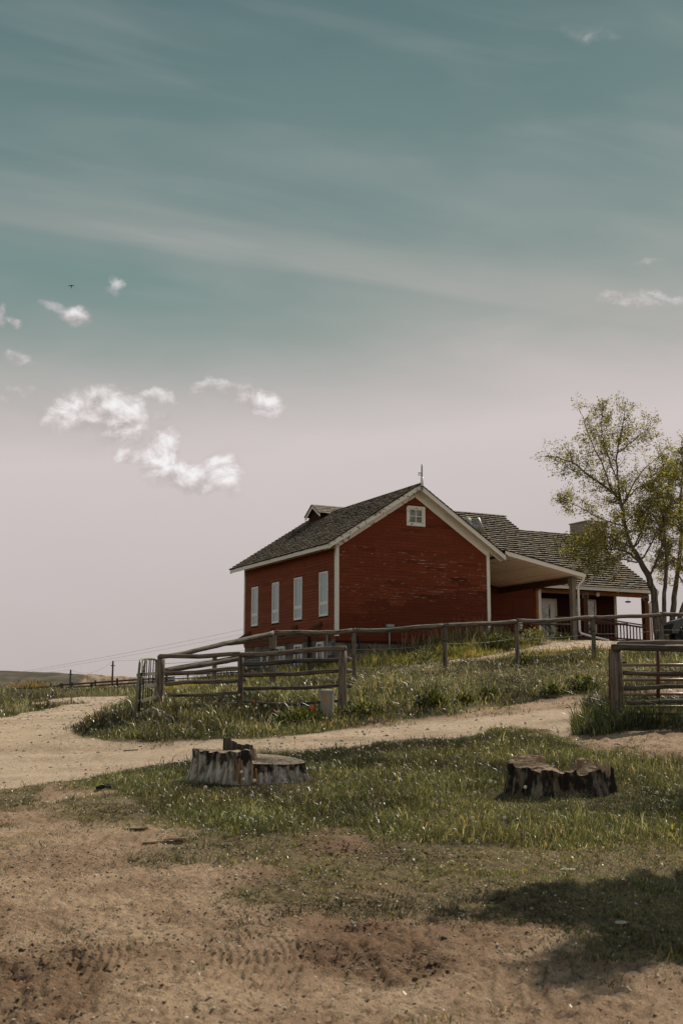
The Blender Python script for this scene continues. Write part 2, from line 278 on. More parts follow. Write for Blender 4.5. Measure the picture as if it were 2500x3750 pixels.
# ---------------------------------------------------------------- mesh helpers
class MB:
    def __init__(s): s.v=[]; s.f=[]; s.uv=[]; s.c=[]; s.mi=[]
    def face(s,pts,col=(1,1,1),uv=None,mi=0):
        i=len(s.v); s.v+= [tuple(p) for p in pts]; s.f.append(tuple(range(i,i+len(pts)))); s.uv.append(uv or [(0,0)]*len(pts)); s.c.append(col); s.mi.append(mi)
    def grid(s,P,closed=False,col=(1,1,1),uvf=None,mi=0,cap=False,capmi=None):
        n=len(P); m=len(P[0]); i0=len(s.v)
        for r in P: s.v+=[tuple(p) for p in r]
        for a in range(n-1):
            for b in range(m if closed else m-1):
                b2=(b+1)%m; s.f.append((i0+a*m+b,i0+a*m+b2,i0+(a+1)*m+b2,i0+(a+1)*m+b))
                bb=b+1; s.uv.append([uvf(a,b),uvf(a,bb),uvf(a+1,bb),uvf(a+1,b)] if uvf else [(0,0)]*4); s.c.append(col); s.mi.append(mi)
        if cap:
            for a,rev in ((0,True),(n-1,False)):
                idx=[i0+a*m+b for b in range(m)]; idx=idx[::-1] if rev else idx
                s.f.append(tuple(idx)); s.uv.append([(0,random.random())]*m); s.c.append(tuple(x*.8 for x in col)); s.mi.append(mi if capmi is None else capmi)
    def box(s,x0,x1,y0,y1,z0,z1,col=(1,1,1),mi=0):
        P=[(x0,y0,z0),(x1,y0,z0),(x1,y1,z0),(x0,y1,z0),(x0,y0,z1),(x1,y0,z1),(x1,y1,z1),(x0,y1,z1)]; s.hexa(P,col,mi)
    def hexa(s,P,col=(1,1,1),mi=0):
        i=len(s.v); s.v+=[tuple(p) for p in P]
        L=[Vector(P[1])-Vector(P[0]),Vector(P[3])-Vector(P[0]),Vector(P[4])-Vector(P[0])]; ax=max(range(3),key=lambda k:L[k].length); d=L[ax].normalized() if L[ax].length>0 else Vector((0,0,1))
        o=random.random()*5
        for q in ((0,3,2,1),(4,5,6,7),(0,1,5,4),(1,2,6,5),(2,3,7,6),(3,0,4,7)):
            s.f.append(tuple(i+k for k in q)); s.c.append(col); s.mi.append(mi)
            uv=[]
            for k in q:
                p=Vector(P[k]); a=p.dot(d); rr=p-d*a; uv.append((a+o,rr.x+rr.y+rr.z+o))
            s.uv.append(uv)
    def beam(s,p,q,w,h,up=(0,0,1),col=(1,1,1)):
        p,q=Vector(p),Vector(q); d=(q-p).normalized(); sd=d.cross(Vector(up)).normalized(); u=sd.cross(d)
        a,b=sd*w/2,u*h/2
        s.hexa([p-a-b,p+a-b,p+a+b,p-a+b,q-a-b,q+a-b,q+a+b,q-a+b],col)
    def tube(s,pts,rad,seg=8,col=(1,1,1),noise=0,cap=True):
        pts=[Vector(p) for p in pts]; n=len(pts); rad=rad if hasattr(rad,'__len__') else [rad]*n
        rows=[]; L=0; Ls=[]; prev=None; ph=[random.random()*6 for _ in range(4)]; o=random.random()*20
        for i,p in enumerate(pts):
            d=(pts[min(i+1,n-1)]-pts[max(i-1,0)]).normalized()
            if prev is None: a=d.cross(Vector((0,0,1)) if abs(d.z)<.9 else Vector((1,0,0))).normalized()
            else: a=(prev-d*prev.dot(d)).normalized()
            prev=a; b=d.cross(a)
            if i: L+=(p-pts[i-1]).length
            Ls.append(L)
            rows.append([p+(a*math.cos(k*2*math.pi/seg)+b*math.sin(k*2*math.pi/seg))*rad[i]*(1+noise*(math.sin(3*k*6.283/seg+ph[0]+L*2.1)*.5+math.sin(5*k*6.283/seg+ph[1]-L*3.7)*.35+random.uniform(-.4,.4))) for k in range(seg)])
        R0=max(rad); s.grid(rows,True,col,lambda a,b:(Ls[a]+o,b/seg*6.283*R0+o),cap=cap)
    def build(s,name,mats,parent=None,smooth=False):
        me=bpy.data.meshes.new(name); me.from_pydata(s.v,[],s.f)
        for m in (mats if isinstance(mats,(list,tuple)) else [mats]): me.materials.append(M[m])
        u=me.uv_layers.new(name='UVMap'); u.data.foreach_set('uv',np.array([x for f in s.uv for p in f for x in p],dtype=np.float32))
        ca=me.color_attributes.new('tint','FLOAT_COLOR','CORNER'); ca.data.foreach_set('color',np.array([x for f,c in zip(s.f,s.c) for _ in f for x in (*c,1)],dtype=np.float32))
        me.polygons.foreach_set('material_index',np.array(s.mi,dtype=np.int32))
        if smooth: me.polygons.foreach_set('use_smooth',np.ones(len(s.f),dtype=bool))
        me.update(); o=bpy.data.objects.new(name,me); col.objects.link(o)
        if parent: o.parent=parent
        return o
def tag(o,label=None,cat=None,group=None,kind=None):
    for k,v in (('label',label),('category',cat),('group',group),('kind',kind)):
        if v: o[k]=v
    return o
def empty(name,loc=(0,0,0),rz=0,parent=None):
    o=bpy.data.objects.new(name,None); col.objects.link(o); o.location=loc; o.rotation_euler=(0,0,rz); o.empty_display_size=.2
    if parent: o.parent=parent
    return o
def npmesh(name,V,faces_idx,sizes,mats,tint=None,smooth=False,parent=None,mi=None):
    """V (n,3); faces_idx flat loops; sizes per face; tint per vertex (n,3)"""
    me=bpy.data.meshes.new(name); me.vertices.add(len(V)); me.vertices.foreach_set('co',V.astype(np.float32).ravel())
    me.loops.add(len(faces_idx)); me.loops.foreach_set('vertex_index',faces_idx.astype(np.int32))
    me.polygons.add(len(sizes)); st=np.concatenate([[0],np.cumsum(sizes)[:-1]]).astype(np.int32); me.polygons.foreach_set('loop_start',st)
    for m in (mats if isinstance(mats,(list,tuple)) else [mats]): me.materials.append(M[m])
    if mi is not None: me.polygons.foreach_set('material_index',mi.astype(np.int32))
    if smooth: me.polygons.foreach_set('use_smooth',np.ones(len(sizes),dtype=bool))
    me.update(calc_edges=True)
    if tint is not None:
        ca=me.color_attributes.new('tint','FLOAT_COLOR','POINT'); a=np.ones((len(V),4),np.float32); a[:,:tint.shape[1]]=tint; ca.data.foreach_set('color',a.ravel())
    o=bpy.data.objects.new(name,me); col.objects.link(o)
    if parent: o.parent=parent
    return o
# value noise
_perm=rng.random((256,256)).astype(np.float32)
def vnoise(x,y):
    xi=np.floor(x).astype(int); yi=np.floor(y).astype(int); fx=x-xi; fy=y-yi; fx=fx*fx*(3-2*fx); fy=fy*fy*(3-2*fy)
    a=_perm[xi%256,yi%256]; b=_perm[(xi+1)%256,yi%256]; c=_perm[xi%256,(yi+1)%256]; d=_perm[(xi+1)%256,(yi+1)%256]
    return a*(1-fx)*(1-fy)+b*fx*(1-fy)+c*(1-fx)*fy+d*fx*fy
def fbm(x,y,s,o=4,g=.5):
    r=0; a=1; t=0
    for i in range(o): r=r+a*vnoise(x*s+17.3*i,y*s+9.1*i); t+=a; a*=g; s*=2.03
    return r/t
def sstep(x,a,b): t=np.clip((x-a)/(b-a),0,1); return t*t*(3-2*t)
def inpoly(px,py,poly):
    r=np.zeros(px.shape,bool); n=len(poly)
    for i in range(n):
        x1,y1=poly[i]; x2,y2=poly[(i+1)%n]
        if y1==y2: continue
        r^=((y1>py)!=(y2>py))&(px<(x2-x1)*(py-y1)/(y2-y1)+x1)
    return r

# ---------------------------------------------------------------- terrain
TH=R(27.3); UX,UY=math.cos(TH),math.sin(TH)
A0=at(1231,2300,45.0); A0[2]=0
def HW(s,v,z): return (A0[0]+UX*s-UY*v, A0[1]+UY*s+UX*v, z)
def Gp(px,py,off=0):      # point on the plane v=off of the house -> (s,z)
    r=ray(px,py); n=np.array([-UY,UX,0]); t=(off+A0@n)/(r@n); q=r*t-A0; return q[0]*UX+q[1]*UY,q[2]
def Lp(px,py,off=0):      # point on the plane s=off -> (v,z)
    r=ray(px,py); n=np.array([UX,UY,0]); t=(off+A0@n)/(r@n); q=r*t-A0; return -q[0]*UY+q[1]*UX,q[2]
ctrl=[]
def cp(px,py,D): ctrl.append(tuple(at(px,py,D)))
for px in (-600,300,1250,2200,3100):
    cp(px,3750,6.1); cp(px,3400,8.2)
for px in (-600,300,1250,2200): cp(px,3100,11.0)
cp(0,2900,15);cp(-800,2900,15);cp(900,2868,14.6);cp(400,2900,14);cp(1400,2850,15.2);cp(2050,2900,13.3);cp(2600,2860,14.2);cp(3300,2860,14.2)
cp(1600,2700,18.2);cp(1900,2665,19);cp(1300,2740,17.4);cp(500,2822,16.2);cp(2260,2645,18.4);cp(2700,2640,18.6);cp(3300,2640,18.6)
cp(255,2690,19);cp(600,2712,18.6);cp(900,2700,18.9);cp(1350,2665,20);cp(1700,2630,20.5);cp(2114,2595,21)
cp(490,2660,20);cp(590,2600,23.6);cp(880,2600,22.4);cp(1200,2628,21);cp(1255,2615,21.5)
cp(0,2690,19.5);cp(-700,2690,19.5);cp(0,2610,27);cp(-900,2610,27);cp(300,2590,28);cp(0,2555,40);cp(-900,2550,40);cp(500,2549,38);cp(300,2533,58);cp(0,2533,58);cp(-900,2533,58);cp(520,2525,58)
cp(1000,2506,27);cp(1297,2503,28);cp(1630,2477,29);cp(1897,2453,30.5);cp(2178,2425,32);cp(2430,2402,33.5);cp(2900,2370,36)
cp(1600,2560,23.5);cp(2000,2530,24);cp(2350,2520,24);cp(2350,2450,29);cp(800,2535,30);cp(720,2508,45);cp(800,2490,48)
for s,z in ((0,1.35),(1.5,1.55),(3,1.95),(4.5,2.35),(6,2.6),(7.3,2.7)): ctrl.append(HW(s,-.3,z))
for t_,z in ((2.5,1.1),(5,.95),(7.5,.85),(9.4,.8)): ctrl.append(HW(-.6,t_,z))
cp(1440,2450,38);cp(1750,2412,41);cp(1950,2375,44)
for s,v,z in ((9,1,2.62),(11.7,0,2.58),(14,2,2.72),(11,5.4,2.95),(14.2,5.4,3.0),(21,5.4,2.92),(17,5.4,2.97),(18,2,2.75),(25,4,2.85),(30,6,2.8),(10,9,2.9),(16,14,2.7),(4,12,1.6),(22,14,2.6)): ctrl.append(HW(s,v,z))
ctrl+= [(-70,90,-1.0),(-30,90,-1.0),(-9,80,-1.0),(40,95,-.5),(75,75,1.0),(-60,58,.5),(0,100,-2.5),(0,0,-1.62),(-12,0,-1.62),(12,0,-1.6),(30,20,-.2),(45,40,1.6),(-30,10,-1.5)]
ctrl=np.array(ctrl)
def tpsU(r2): return .5*r2*np.log(np.maximum(r2,1e-9))
n_=len(ctrl); r2=((ctrl[:,None,:2]-ctrl[None,:,:2])**2).sum(-1)
K=np.zeros((n_+3,n_+3)); K[:n_,:n_]=tpsU(r2)+np.eye(n_)*1.5; K[:n_,n_]=1; K[:n_,n_+1:]=ctrl[:,:2]; K[n_:,:n_]=K[:n_,n_:].T
W_=np.linalg.solve(K,np.concatenate([ctrl[:,2],[0,0,0]]))
def tps(x,y):
    z=W_[n_]+W_[n_+1]*x+W_[n_+2]*y
    for i in range(n_): z=z+W_[i]*tpsU((x-ctrl[i,0])**2+(y-ctrl[i,1])**2)
    return z
rc=np.concatenate([-np.geomspace(6,.38,22),np.linspace(-.36,.36,760),np.geomspace(.38,6,22)])
rows_y=np.concatenate([np.linspace(-5.0,3.6,12),np.geomspace(3.9,120,900),np.geomspace(126,9000,40)])
YY,RR=np.meshgrid(rows_y,rc,indexing='ij'); XX=RR*(YY+6)
Zb=np.where((np.abs(XX)<130)&(YY<130),tps(np.clip(XX,-75,75),np.clip(YY,-5,100)),0)
far=np.clip(np.maximum(sstep(np.abs(XX),75,130),sstep(YY,95,130)),0,1)
ZZ=Zb*(1-far)+(-4.0)*far
ZZ=np.minimum(ZZ,4.0)
PX,PY=pix(XX,YY,ZZ)
# zones (world fixed, measured through the design camera once)
road=[(-1500,3200),(-300,2935),(0,2892),(120,2880),(300,2850),(500,2822),(640,2795),(800,2770),(960,2765),(1100,2757),(1250,2742),(1370,2722),(1500,2713),(1650,2704),(1740,2690),(1800,2672),(2000,2672),(2060,2700),(2140,2668),(2215,2600),(2206,2582),(2114,2595),(1900,2614),(1700,2632),(1500,2650),(1350,2668),(1100,2692),(900,2706),(600,2724),(400,2714),(300,2703),(255,2690),(280,2655),(340,2620),(400,2592),(470,2566),(530,2549),(312,2553),(223,2558),(170,2569),(67,2581),(0,2594),(-300,2625),(-1500,2700)]
path=[(1425,2452),(1600,2425),(1750,2408),(1850,2392),(1950,2370),(2050,2352),(2200,2345),(2700,2338),(2700,2390),(2225,2388),(2091,2390),(1976,2402),(1905,2411),(1850,2416),(1700,2436),(1600,2446),(1480,2459)]
wob=lambda s,a:(fbm(XX*1.0,YY*1.0,s,3)-.5)*a
WX=(fbm(XX,YY,1.1,3)-.5)*30*20/np.maximum(YY,8); WY=(fbm(XX+50,YY,1.1,3)-.5)*26*20/np.maximum(YY,8)
vis=(YY>3)
m_road=(inpoly(PX+WX,PY+WY*.6,road)&vis).astype(float); m_path=(inpoly(PX+WX*.4,PY+WY*.25,path)&vis&(YY>30)&(YY<70)).astype(float)
med=[(-1500,2640),(0,2602),(90,2590),(223,2578),(330,2576),(200,2592),(0,2632),(-1500,2700)]
m_med=(inpoly(PX+WX,PY+WY*.3,med)&vis).astype(float)
berm=[(1230,2680),(1350,2655),(1500,2636),(1700,2606),(1900,2580),(2100,2555),(2260,2535),(2420,2520),(3200,2500),(3200,2560),(2300,2570),(2114,2598),(1900,2618),(1500,2654),(1230,2690)]
berm2=[(1900,2680),(2060,2700),(2130,2735),(2300,2760),(2500,2790),(3300,2830),(3300,2680),(2500,2690),(2200,2690)]
_s=(XX-A0[0])*UX+(YY-A0[1])*UY; _v=-(XX-A0[0])*UY+(YY-A0[1])*UX
m_yard=((_s>7.6)&(_s<26)&(_v>-4)&(_v<6)).astype(float)
m_dirt=((inpoly(PX+WX,PY+WY,berm)|inpoly(PX+WX,PY+WY,berm2))&vis).astype(float)
tallb_x=[-900,150,300,430,520,600,718,877,1000,1077,1200,1410,1569,1768,2047,2286,2500,3500]; tallb_y=[2700,2800,2870,2900,2960,3000,3020,3045,3050,3055,3055,3065,3090,3110,3120,3095,3092,3092]
tb=np.interp(PX+WX,tallb_x,tallb_y)
below=sstep(PY+WY*1.2,tb-12,tb+22)*(YY>2.5); below=np.where(YY<=2.5,1,below)
redp=[(1060,3060),(1180,3035),(1400,3062),(1560,3100),(1760,3150),(1800,3200),(1600,3200),(1400,3150),(1180,3140),(1060,3100)]
m_red=(inpoly(PX+WX,PY+WY,redp)&(YY>6)).astype(float)
churn=[(-200,3560),(100,3440),(330,3480),(420,3580),(300,3700),(150,3800),(-300,3900)]
churn2=[(1180,3380),(1420,3360),(1560,3430),(1680,3520),(1600,3600),(1380,3600),(1200,3540),(1060,3470)]
churn3=[(350,3520),(900,3430),(1250,3470),(1300,3540),(1000,3640),(700,3600),(450,3640)]
m_ch=np.maximum((inpoly(PX+WX,PY+WY,churn)|inpoly(PX+WX,PY+WY,churn2)).astype(float),.12*inpoly(PX+WX,PY+WY,churn3).astype(float))*(YY>3)
red2=[(700,3000),(1900,3190),(2200,3350),(1500,3600),(1150,3520),(1000,3300)]
def blur(a,n=2):
    for _ in range(n):
        b=a.copy(); b[1:]+=a[:-1]; b[:-1]+=a[1:]; b[:,1:]+=a[:,:-1]; b[:,:-1]+=a[:,1:]; a=b/5
    return a
m_road=blur(m_road,6); m_path=blur(m_path,3); m_dirt=blur(m_dirt,8); m_ch=blur(m_ch,14)*sstep(fbm(XX+40,YY,.8,4,.6),.38,.60); m_red=blur(m_red,8); m_med=blur(m_med,4)
m_road=np.where((YY>70)|(np.abs(RR)>1.2),0,m_road)*(1-m_med*.9)
gravel=np.maximum(m_road,m_path)
warm=blur((inpoly(PX+WX,PY+WY,red2)&(YY>3)).astype(float),20)
# short green patches in the yard
pn=fbm(XX,YY,.9,4); gp=sstep(PX,1300,2100)*.22+sstep(PY,3450,3150)*.12-sstep(PY,3480,3650)*.30-sstep(PX,900,300)*sstep(PY,3000,3150)*.18-sstep(PY,3380,3500)*sstep(PX,2000,1400)*.12
short=sstep(pn+gp,.53,.72)*below
m_yard=blur(m_yard,10)*.8
soil=np.maximum(np.maximum(below,m_yard),np.maximum(m_dirt,m_red))
def box2(a,r0,r1,n=2):
    for _ in range(n):
        for ax,r in ((0,r0),(1,r1)):
            k=2*r+1; pad=[(0,0),(0,0)]; pad[ax]=(r+1,r); c=np.cumsum(np.pad(a,pad,mode='edge'),axis=ax)
            a=(np.take(c,np.arange(k,c.shape[ax]),axis=ax)-np.take(c,np.arange(0,c.shape[ax]-k),axis=ax))/k
    return a
OPEN=box2((1-soil)*(1-gravel),8,20); GBL=box2(gravel,5,14); BELOWB=box2(below*(1-m_red),12,26)
# relief
d1=(fbm(XX,YY,1.6,4)-.5); d2=(fbm(XX+9,YY,9,4,.6)-.5); d3=(vnoise(XX*46,YY*46)-.5); d4=(fbm(XX+3,YY,21,3,.6)-.5)
near=np.clip(1.3-YY/30,0.0,1)
ZZ+=d1*.07*np.clip(YY/10,.5,1)*(1-far)+(1-gravel)*soil*near*(d2*.065+d4*.045+d3*.008)+gravel*near*(d2*.012+d3*.004)
ZZ+=m_ch*near*((fbm(XX,YY,7,4,.65)-.5)*.13)
ZZ+=m_dirt*near*(fbm(XX,YY,5,3)-.45)*.06
# tyre tread arcs pressed in the soft soil
def tread(cx,cy,r,wd,a0,a1,freq,amp):
    global ZZ
    rr=np.hypot(XX-cx,YY-cy); aa=np.arctan2(YY-cy,XX-cx); amp=amp*sstep(fbm(XX,YY,3.1,3),.25,.55)
    k=sstep(np.abs(rr-r),wd,wd*.7)*sstep(aa,a0,a0+.08)*sstep(aa,a1,a1-.08)
    ZZ=ZZ-k*amp*.7+k*amp*(.5+.5*np.cos((rr-r)*freq))
for (cx,cy,r,wd_,am_) in ((-2.35,7.3,1.85,.34,.024),(-3.05,7.15,1.6,.22,.022),(-3.75,6.95,1.5,.16,.018)): tread(cx,cy,r,wd_,-.42,.50,112,am_)
for (px_,py_) in ((1800,3650),(1900,3660),(2000,3655)):
    q=at(px_,py_,6.6); k=sstep(np.abs(XX-q[0]+.04*np.sin(YY*5)),.075,.03)*sstep(np.abs(YY-6.75),.6,.35); ZZ=ZZ-k*.028
for off in (0,.45):   # faint ruts along the drive
    yl=17.4+off*2.2+ (XX)*.12; k=np.exp(-((YY-yl)/.28)**2)*m_road; ZZ=ZZ-k*.06
nR,nC=YY.shape
V=np.stack([XX,YY,ZZ],-1).reshape(-1,3)
def gz(x,y):
    x=np.asarray(x,float); y=np.asarray(y,float); r=x/(y+6); fi=np.interp(y,rows_y,np.arange(nR)); fj=np.interp(r,rc,np.arange(nC))
    i=np.clip(fi.astype(int),0,nR-2); j=np.clip(fj.astype(int),0,nC-2); a=fi-i; b=fj-j
    return ZZ[i,j]*(1-a)*(1-b)+ZZ[i+1,j]*a*(1-b)+ZZ[i,j+1]*(1-a)*b+ZZ[i+1,j+1]*a*b
def samp(G,x,y):
    r=x/(y+6); i=np.clip(np.interp(y,rows_y,np.arange(nR)).round().astype(int),0,nR-1); j=np.clip(np.interp(r,rc,np.arange(nC)).round().astype(int),0,nC-1); return G[i,j]
idx=np.arange(nR*nC).reshape(nR,nC)
quads=np.stack([idx[:-1,:-1],idx[:-1,1:],idx[1:,1:],idx[1:,:-1]],-1).reshape(-1,4)
tint=np.stack([gravel,np.clip(soil-short*.0,0,1),np.clip(m_ch*.9+m_red*.7,0,1)],-1).reshape(-1,3)
ext=np.stack([short,warm,m_med],-1).reshape(-1,3)
# ground material
m=bpy.data.materials.new('ground_mix'); m.use_nodes=True; t=NT(m.node_tree); b=t.n['Principled BSDF']; b.inputs['Roughness'].default_value=.93; b.inputs['Specular IOR Level'].default_value=.12
p=t.new('ShaderNodeTexCoord').outputs['Object']; gr,so,ch=t.sep(t.attr('tint')); sh,wm,md=t.sep(t.attr('ext'))
nf=t.noise(p,60,4,.7); nm=t.noise(p,13,5,.65); nl=t.noise(p,1.4,5,.6); nx=t.noise(p,150,2,.6)
gcol=t.mix(t.ss(nm,.3,.7),(.46,.345,.235),(.60,.46,.325)); gcol=t.mix(t.m('MULTIPLY',t.ss(nl,.45,.7),.5),gcol,(.36,.255,.165)); trk=t.noise(t.vm('MULTIPLY',p,(.22,1.5,1)),1.6,4,.6); gcol=t.mix(t.m('MULTIPLY',t.ss(trk,.48,.68),.55),gcol,(.64,.51,.375)); gcol=t.mix(t.m('MULTIPLY',t.ss(trk,.46,.32),.5),gcol,(.32,.235,.155)); gcol=t.mix(t.ss(nf,.60,.72),gcol,(.13,.115,.095)); gcol=t.mix(t.ss(nf,.36,.26),gcol,(.47,.42,.35))
scol=t.mix(t.ss(nl,.35,.65),(.47,.335,.22),(.32,.213,.135)); scol=t.mix(t.m('MULTIPLY',t.ss(nm,.48,.68),.7),scol,(.19,.118,.068)); scol=t.mix(t.ss(t.noise(p,33,5,.7),.58,.70),scol,(.10,.06,.034)); scol=t.mix(t.ss(nf,.63,.72),scol,(.06,.04,.024)); scol=t.mix(t.ss(nx,.66,.74),scol,(.40,.34,.27)); scol=t.mix(t.ss(nf,.34,.26),scol,(.36,.29,.21))
scol=t.mix(t.m('MULTIPLY',wm,.5),scol,(.20,.112,.064))
ccol=t.mix(t.ss(nm,.35,.65),(.055,.031,.018),(.26,.155,.09)); scol=t.mix(t.m('MULTIPLY',ch,t.ss(nm,.2,.62,.35,1)),scol,ccol)
gre=t.mix(t.ss(nm,.35,.65),(.07,.062,.026),(.22,.175,.09))
scol=t.mix(t.m('MULTIPLY',sh,.75),scol,gre)
und=t.mix(t.ss(nm,.4,.65),(.05,.042,.020),(.17,.13,.07))
fc=t.mix(so,und,scol); fc=t.mix(gr,fc,gcol); fc=t.mix(t.m('MULTIPLY',md,.7),fc,(.17,.13,.06))
t.put(b.inputs['Base Color'],fc); t.put(b.inputs['Normal'],t.bump(t.m('ADD',t.m('MULTIPLY',nm,.7),nf),1.0,.035)); M['ground_mix']=m
m3=m.copy(); m3.name='gravel_mix'; M['gravel_mix']=m3
qg=gravel[:-1,:-1].reshape(-1); qp=m_path[:-1,:-1].reshape(-1); sel_r=(qg>.5)&(qp<.5); sel_p=(qp>=.5)
def landobj(name,sel,lift,matn):
    q=quads[sel]; u_,inv=np.unique(q.ravel(),return_inverse=True); VV=V[u_].copy(); VV[:,2]+=lift
    o=npmesh(name,VV,inv,np.full(len(q),4),matn,tint[u_],smooth=True)
    ca=o.data.color_attributes.new('ext','FLOAT_COLOR','POINT'); a=np.ones((len(VV),4),np.float32); a[:,:3]=ext[u_]; ca.data.foreach_set('color',a.ravel()); o['kind']='structure'; return o
landobj('ground',np.ones(len(quads),bool),0,'ground_mix'); landobj('gravel_road',sel_r,.006,'gravel_mix'); landobj('gravel_path',sel_p,.006,'gravel_mix')

# ---------------------------------------------------------------- scattering helpers
def blades(name,P,h,wd,lean,colr,mat_='grass_blade',az=None,kind='stuff'):
    n=len(P); az=rng.random(n)*6.283 if az is None else az; wa=rng.random(n)*6.283
    d=np.stack([np.cos(az),np.sin(az),np.zeros(n)],-1); wv_=np.stack([np.cos(wa),np.sin(wa),np.zeros(n)],-1)*wd[:,None]*.5
    up=np.array([0,0,1.0]); mid=P+up*(h*.58)[:,None]+d*(h*lean*.30)[:,None]; tip=P+up*(h*np.sqrt(np.maximum(.1,1-lean**2*.6)))[:,None]+d*(h*lean)[:,None]
    Vv=np.stack([P-wv_,P+wv_,mid+wv_*.85,mid-wv_*.85,tip],1).reshape(-1,3)
    b0=np.arange(n)*5; L_=np.stack([b0,b0+1,b0+2,b0+3,b0+3,b0+2,b0+4],-1).ravel(); sz=np.tile([4,3],n)
    tn=np.repeat(colr,5,0)
    return npmesh(name,Vv,L_,sz,mat_,tn)
def pick(n,cols,wts,var=.25):
    c=np.array(cols)[rng.choice(len(cols),n,p=np.array(wts)/sum(wts))]; return np.clip(c*(1+rng.normal(0,var,(n,1)))*(1+rng.normal(0,.06,(n,3))),.004,.9)
def scatter(n,y0,y1,pw=1.0,rlim=.40):
    # random ground points inside the fan ahead of the camera; pw=2 is even on the ground, less gives more near ones
    t_=rng.random(n); y=(y0**pw+(y1**pw-y0**pw)*t_)**(1/pw); lim=np.minimum(rlim,.34+1.2/y); x=(rng.random(n)*2-1)*lim*y; return x,y
def clump(x,y,k,sp):
    X_=np.repeat(x,k)+rng.normal(0,sp,len(x)*k); Y_=np.repeat(y,k)+rng.normal(0,sp,len(x)*k); return X_,Y_
GREENS=[(.050,.066,.022),(.072,.092,.034),(.10,.105,.035),(.115,.135,.075),(.20,.165,.08)]
stumpsC=[(at(905,2860,14.9),.80,.48),(at(2050,2900,13.5),.66,.46)]
def clear_stump(x,y):
    ok=np.ones(len(x),bool)
    for c,a_,b_ in stumpsC: ok&=((x-c[0])/a_)**2+((y-c[1])/b_)**2>1.0
    return ok
def clear_house(x,y):
    dx=x-A0[0]; dy=y-A0[1]; s=dx*UX+dy*UY; v=-dx*UY+dy*UX
    return ~(((s>-.03)&(s<7.4)&(v>-.05)&(v<9.5))|((s>7.2)&(s<21.2)&(v>5.4)))

# ================================================================ FARMHOUSE (local axes: s along gable, v back along side wall)
house=tag(empty('farmhouse',(A0[0],A0[1],0),TH),'red clapboard farmhouse with white trim, shake roof and side porch on the grassy hill','house')
Wd,Ln,RS,ZR,SL=7.3,9.45,3.65,8.85,.643
zt=lambda s: ZR-SL*abs(s-RS)
def vary(a=.12,warm=.03):
    k=1+random.gauss(0,a); return (k*(1+random.gauss(0,warm)),k,k)
def lap(mb,fn,s0,s1,z0,z1,rng_fn=None,holes=(),e=.128,tintf=None,piece=(.5,1.3),zref=2.0):
    """fn(s,z,out)->xyz ; overlapping boards, each board cut in pieces"""
    k0=int(math.floor((z0-zref)/e)); k1=int(math.ceil((z1-zref)/e))
    for k in range(k0,k1):
        b=max(z0,zref+k*e); tp=min(z1,zref+(k+1)*e)
        if tp-b<.01: continue
        lo,hi=(s0,s1) if rng_fn is None else rng_fn(tp)
        if hi-lo<.05: continue
        iv=[(lo,hi)]
        for (h0,h1,hz0,hz1) in holes:
            if tp>hz0+.01 and b<hz1-.01:
                nv=[]
                for a,c in iv:
                    if h1<=a or h0>=c: nv.append((a,c)); continue
                    if h0>a: nv.append((a,h0))
                    if h1<c: nv.append((h1,c))
                iv=nv
        for a,c in iv:
            x=a
            while x<c-1e-6:
                L=random.uniform(*piece); y=c if c-(x+L)<.3 else x+L
                jt=random.random()<.3; gp=.004 if jt else 0
                cc=tintf((x+y)/2,(b+tp)/2) if tintf else vary(.06)
                ob,ot=.020,.003
                mb.face([fn(x+gp,b,ob),fn(y,b,ob),fn(y,tp+.004,ot),fn(x+gp,tp+.004,ot)],cc)
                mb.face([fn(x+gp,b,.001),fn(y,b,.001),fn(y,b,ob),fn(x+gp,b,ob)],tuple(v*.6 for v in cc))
                if jt: mb.face([fn(x-.004,b,.002),fn(x+.006,b,.002),fn(x+.006,tp,.002),fn(x-.004,tp,.002)],(.12,.12,.12))
                x=y
front=lambda s,z,o:(s,-o,z)
side=lambda v,z,o:(-o,v,z)
# repainted darker panels with stepped edges, low on the right of the gable
def gt(s,z):
    lim=2.95+.0*s
    st=[(0.4,3.55),(1.3,3.35),(2.0,4.2),(2.6,4.05),(3.2,3.7),(3.9,4.35),(4.4,4.65),(5.0,4.25),(5.6,4.75),(6.3,5.1),(7.4,4.5)]
    for a,h in st:
        if s<a: lim=h; break
    k=.70 if z<lim else 1.0
    if random.random()<.05 and z>4: k*=.72
    k*=1+random.gauss(0,.045); return (k,k*(.96+random.random()*.08),k)
mb=MB(); gw=(3.24,4.13,7.13,7.97)
def gr_(z):
    d=(ZR-.25-z)/SL; return (max(.0,RS-d),min(Wd,RS+d))
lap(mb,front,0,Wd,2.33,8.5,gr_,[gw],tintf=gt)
mb.face([(0,.03,2.3),(Wd,.03,2.3),(Wd,.03,zt(Wd)-.1),(RS,.03,ZR-.1),(0,.03,zt(0)-.1)],(.2,.2,.2))
mb.build('wall','red_siding',house)
wins=[(8.55,7.82),(6.21,5.49),(3.91,3.12),(1.48,.70)]; sh_=[(b,a,3.35,5.15) for a,b in wins]
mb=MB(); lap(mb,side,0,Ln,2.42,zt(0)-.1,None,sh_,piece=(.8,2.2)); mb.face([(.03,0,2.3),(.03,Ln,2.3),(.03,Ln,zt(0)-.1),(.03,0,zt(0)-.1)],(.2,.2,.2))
mb.box(.03,Wd,Ln-.03,Ln,0,6.2,(.5,.5,.5)); mb.box(Wd-.03,Wd,0,Ln,0.5,6.2,(.5,.5,.5))
mb.build('wall','red_siding_side',house)
mb=MB(); mb.box(.02,Wd-.02,.02,Ln-.05,-.6,2.45); mb.face([(0,.045,2.33),(0,.045,2.2),(Wd,.045,2.2),(Wd,.045,2.33)],(1,1,1)); mb.build('foundation','foundation',house)
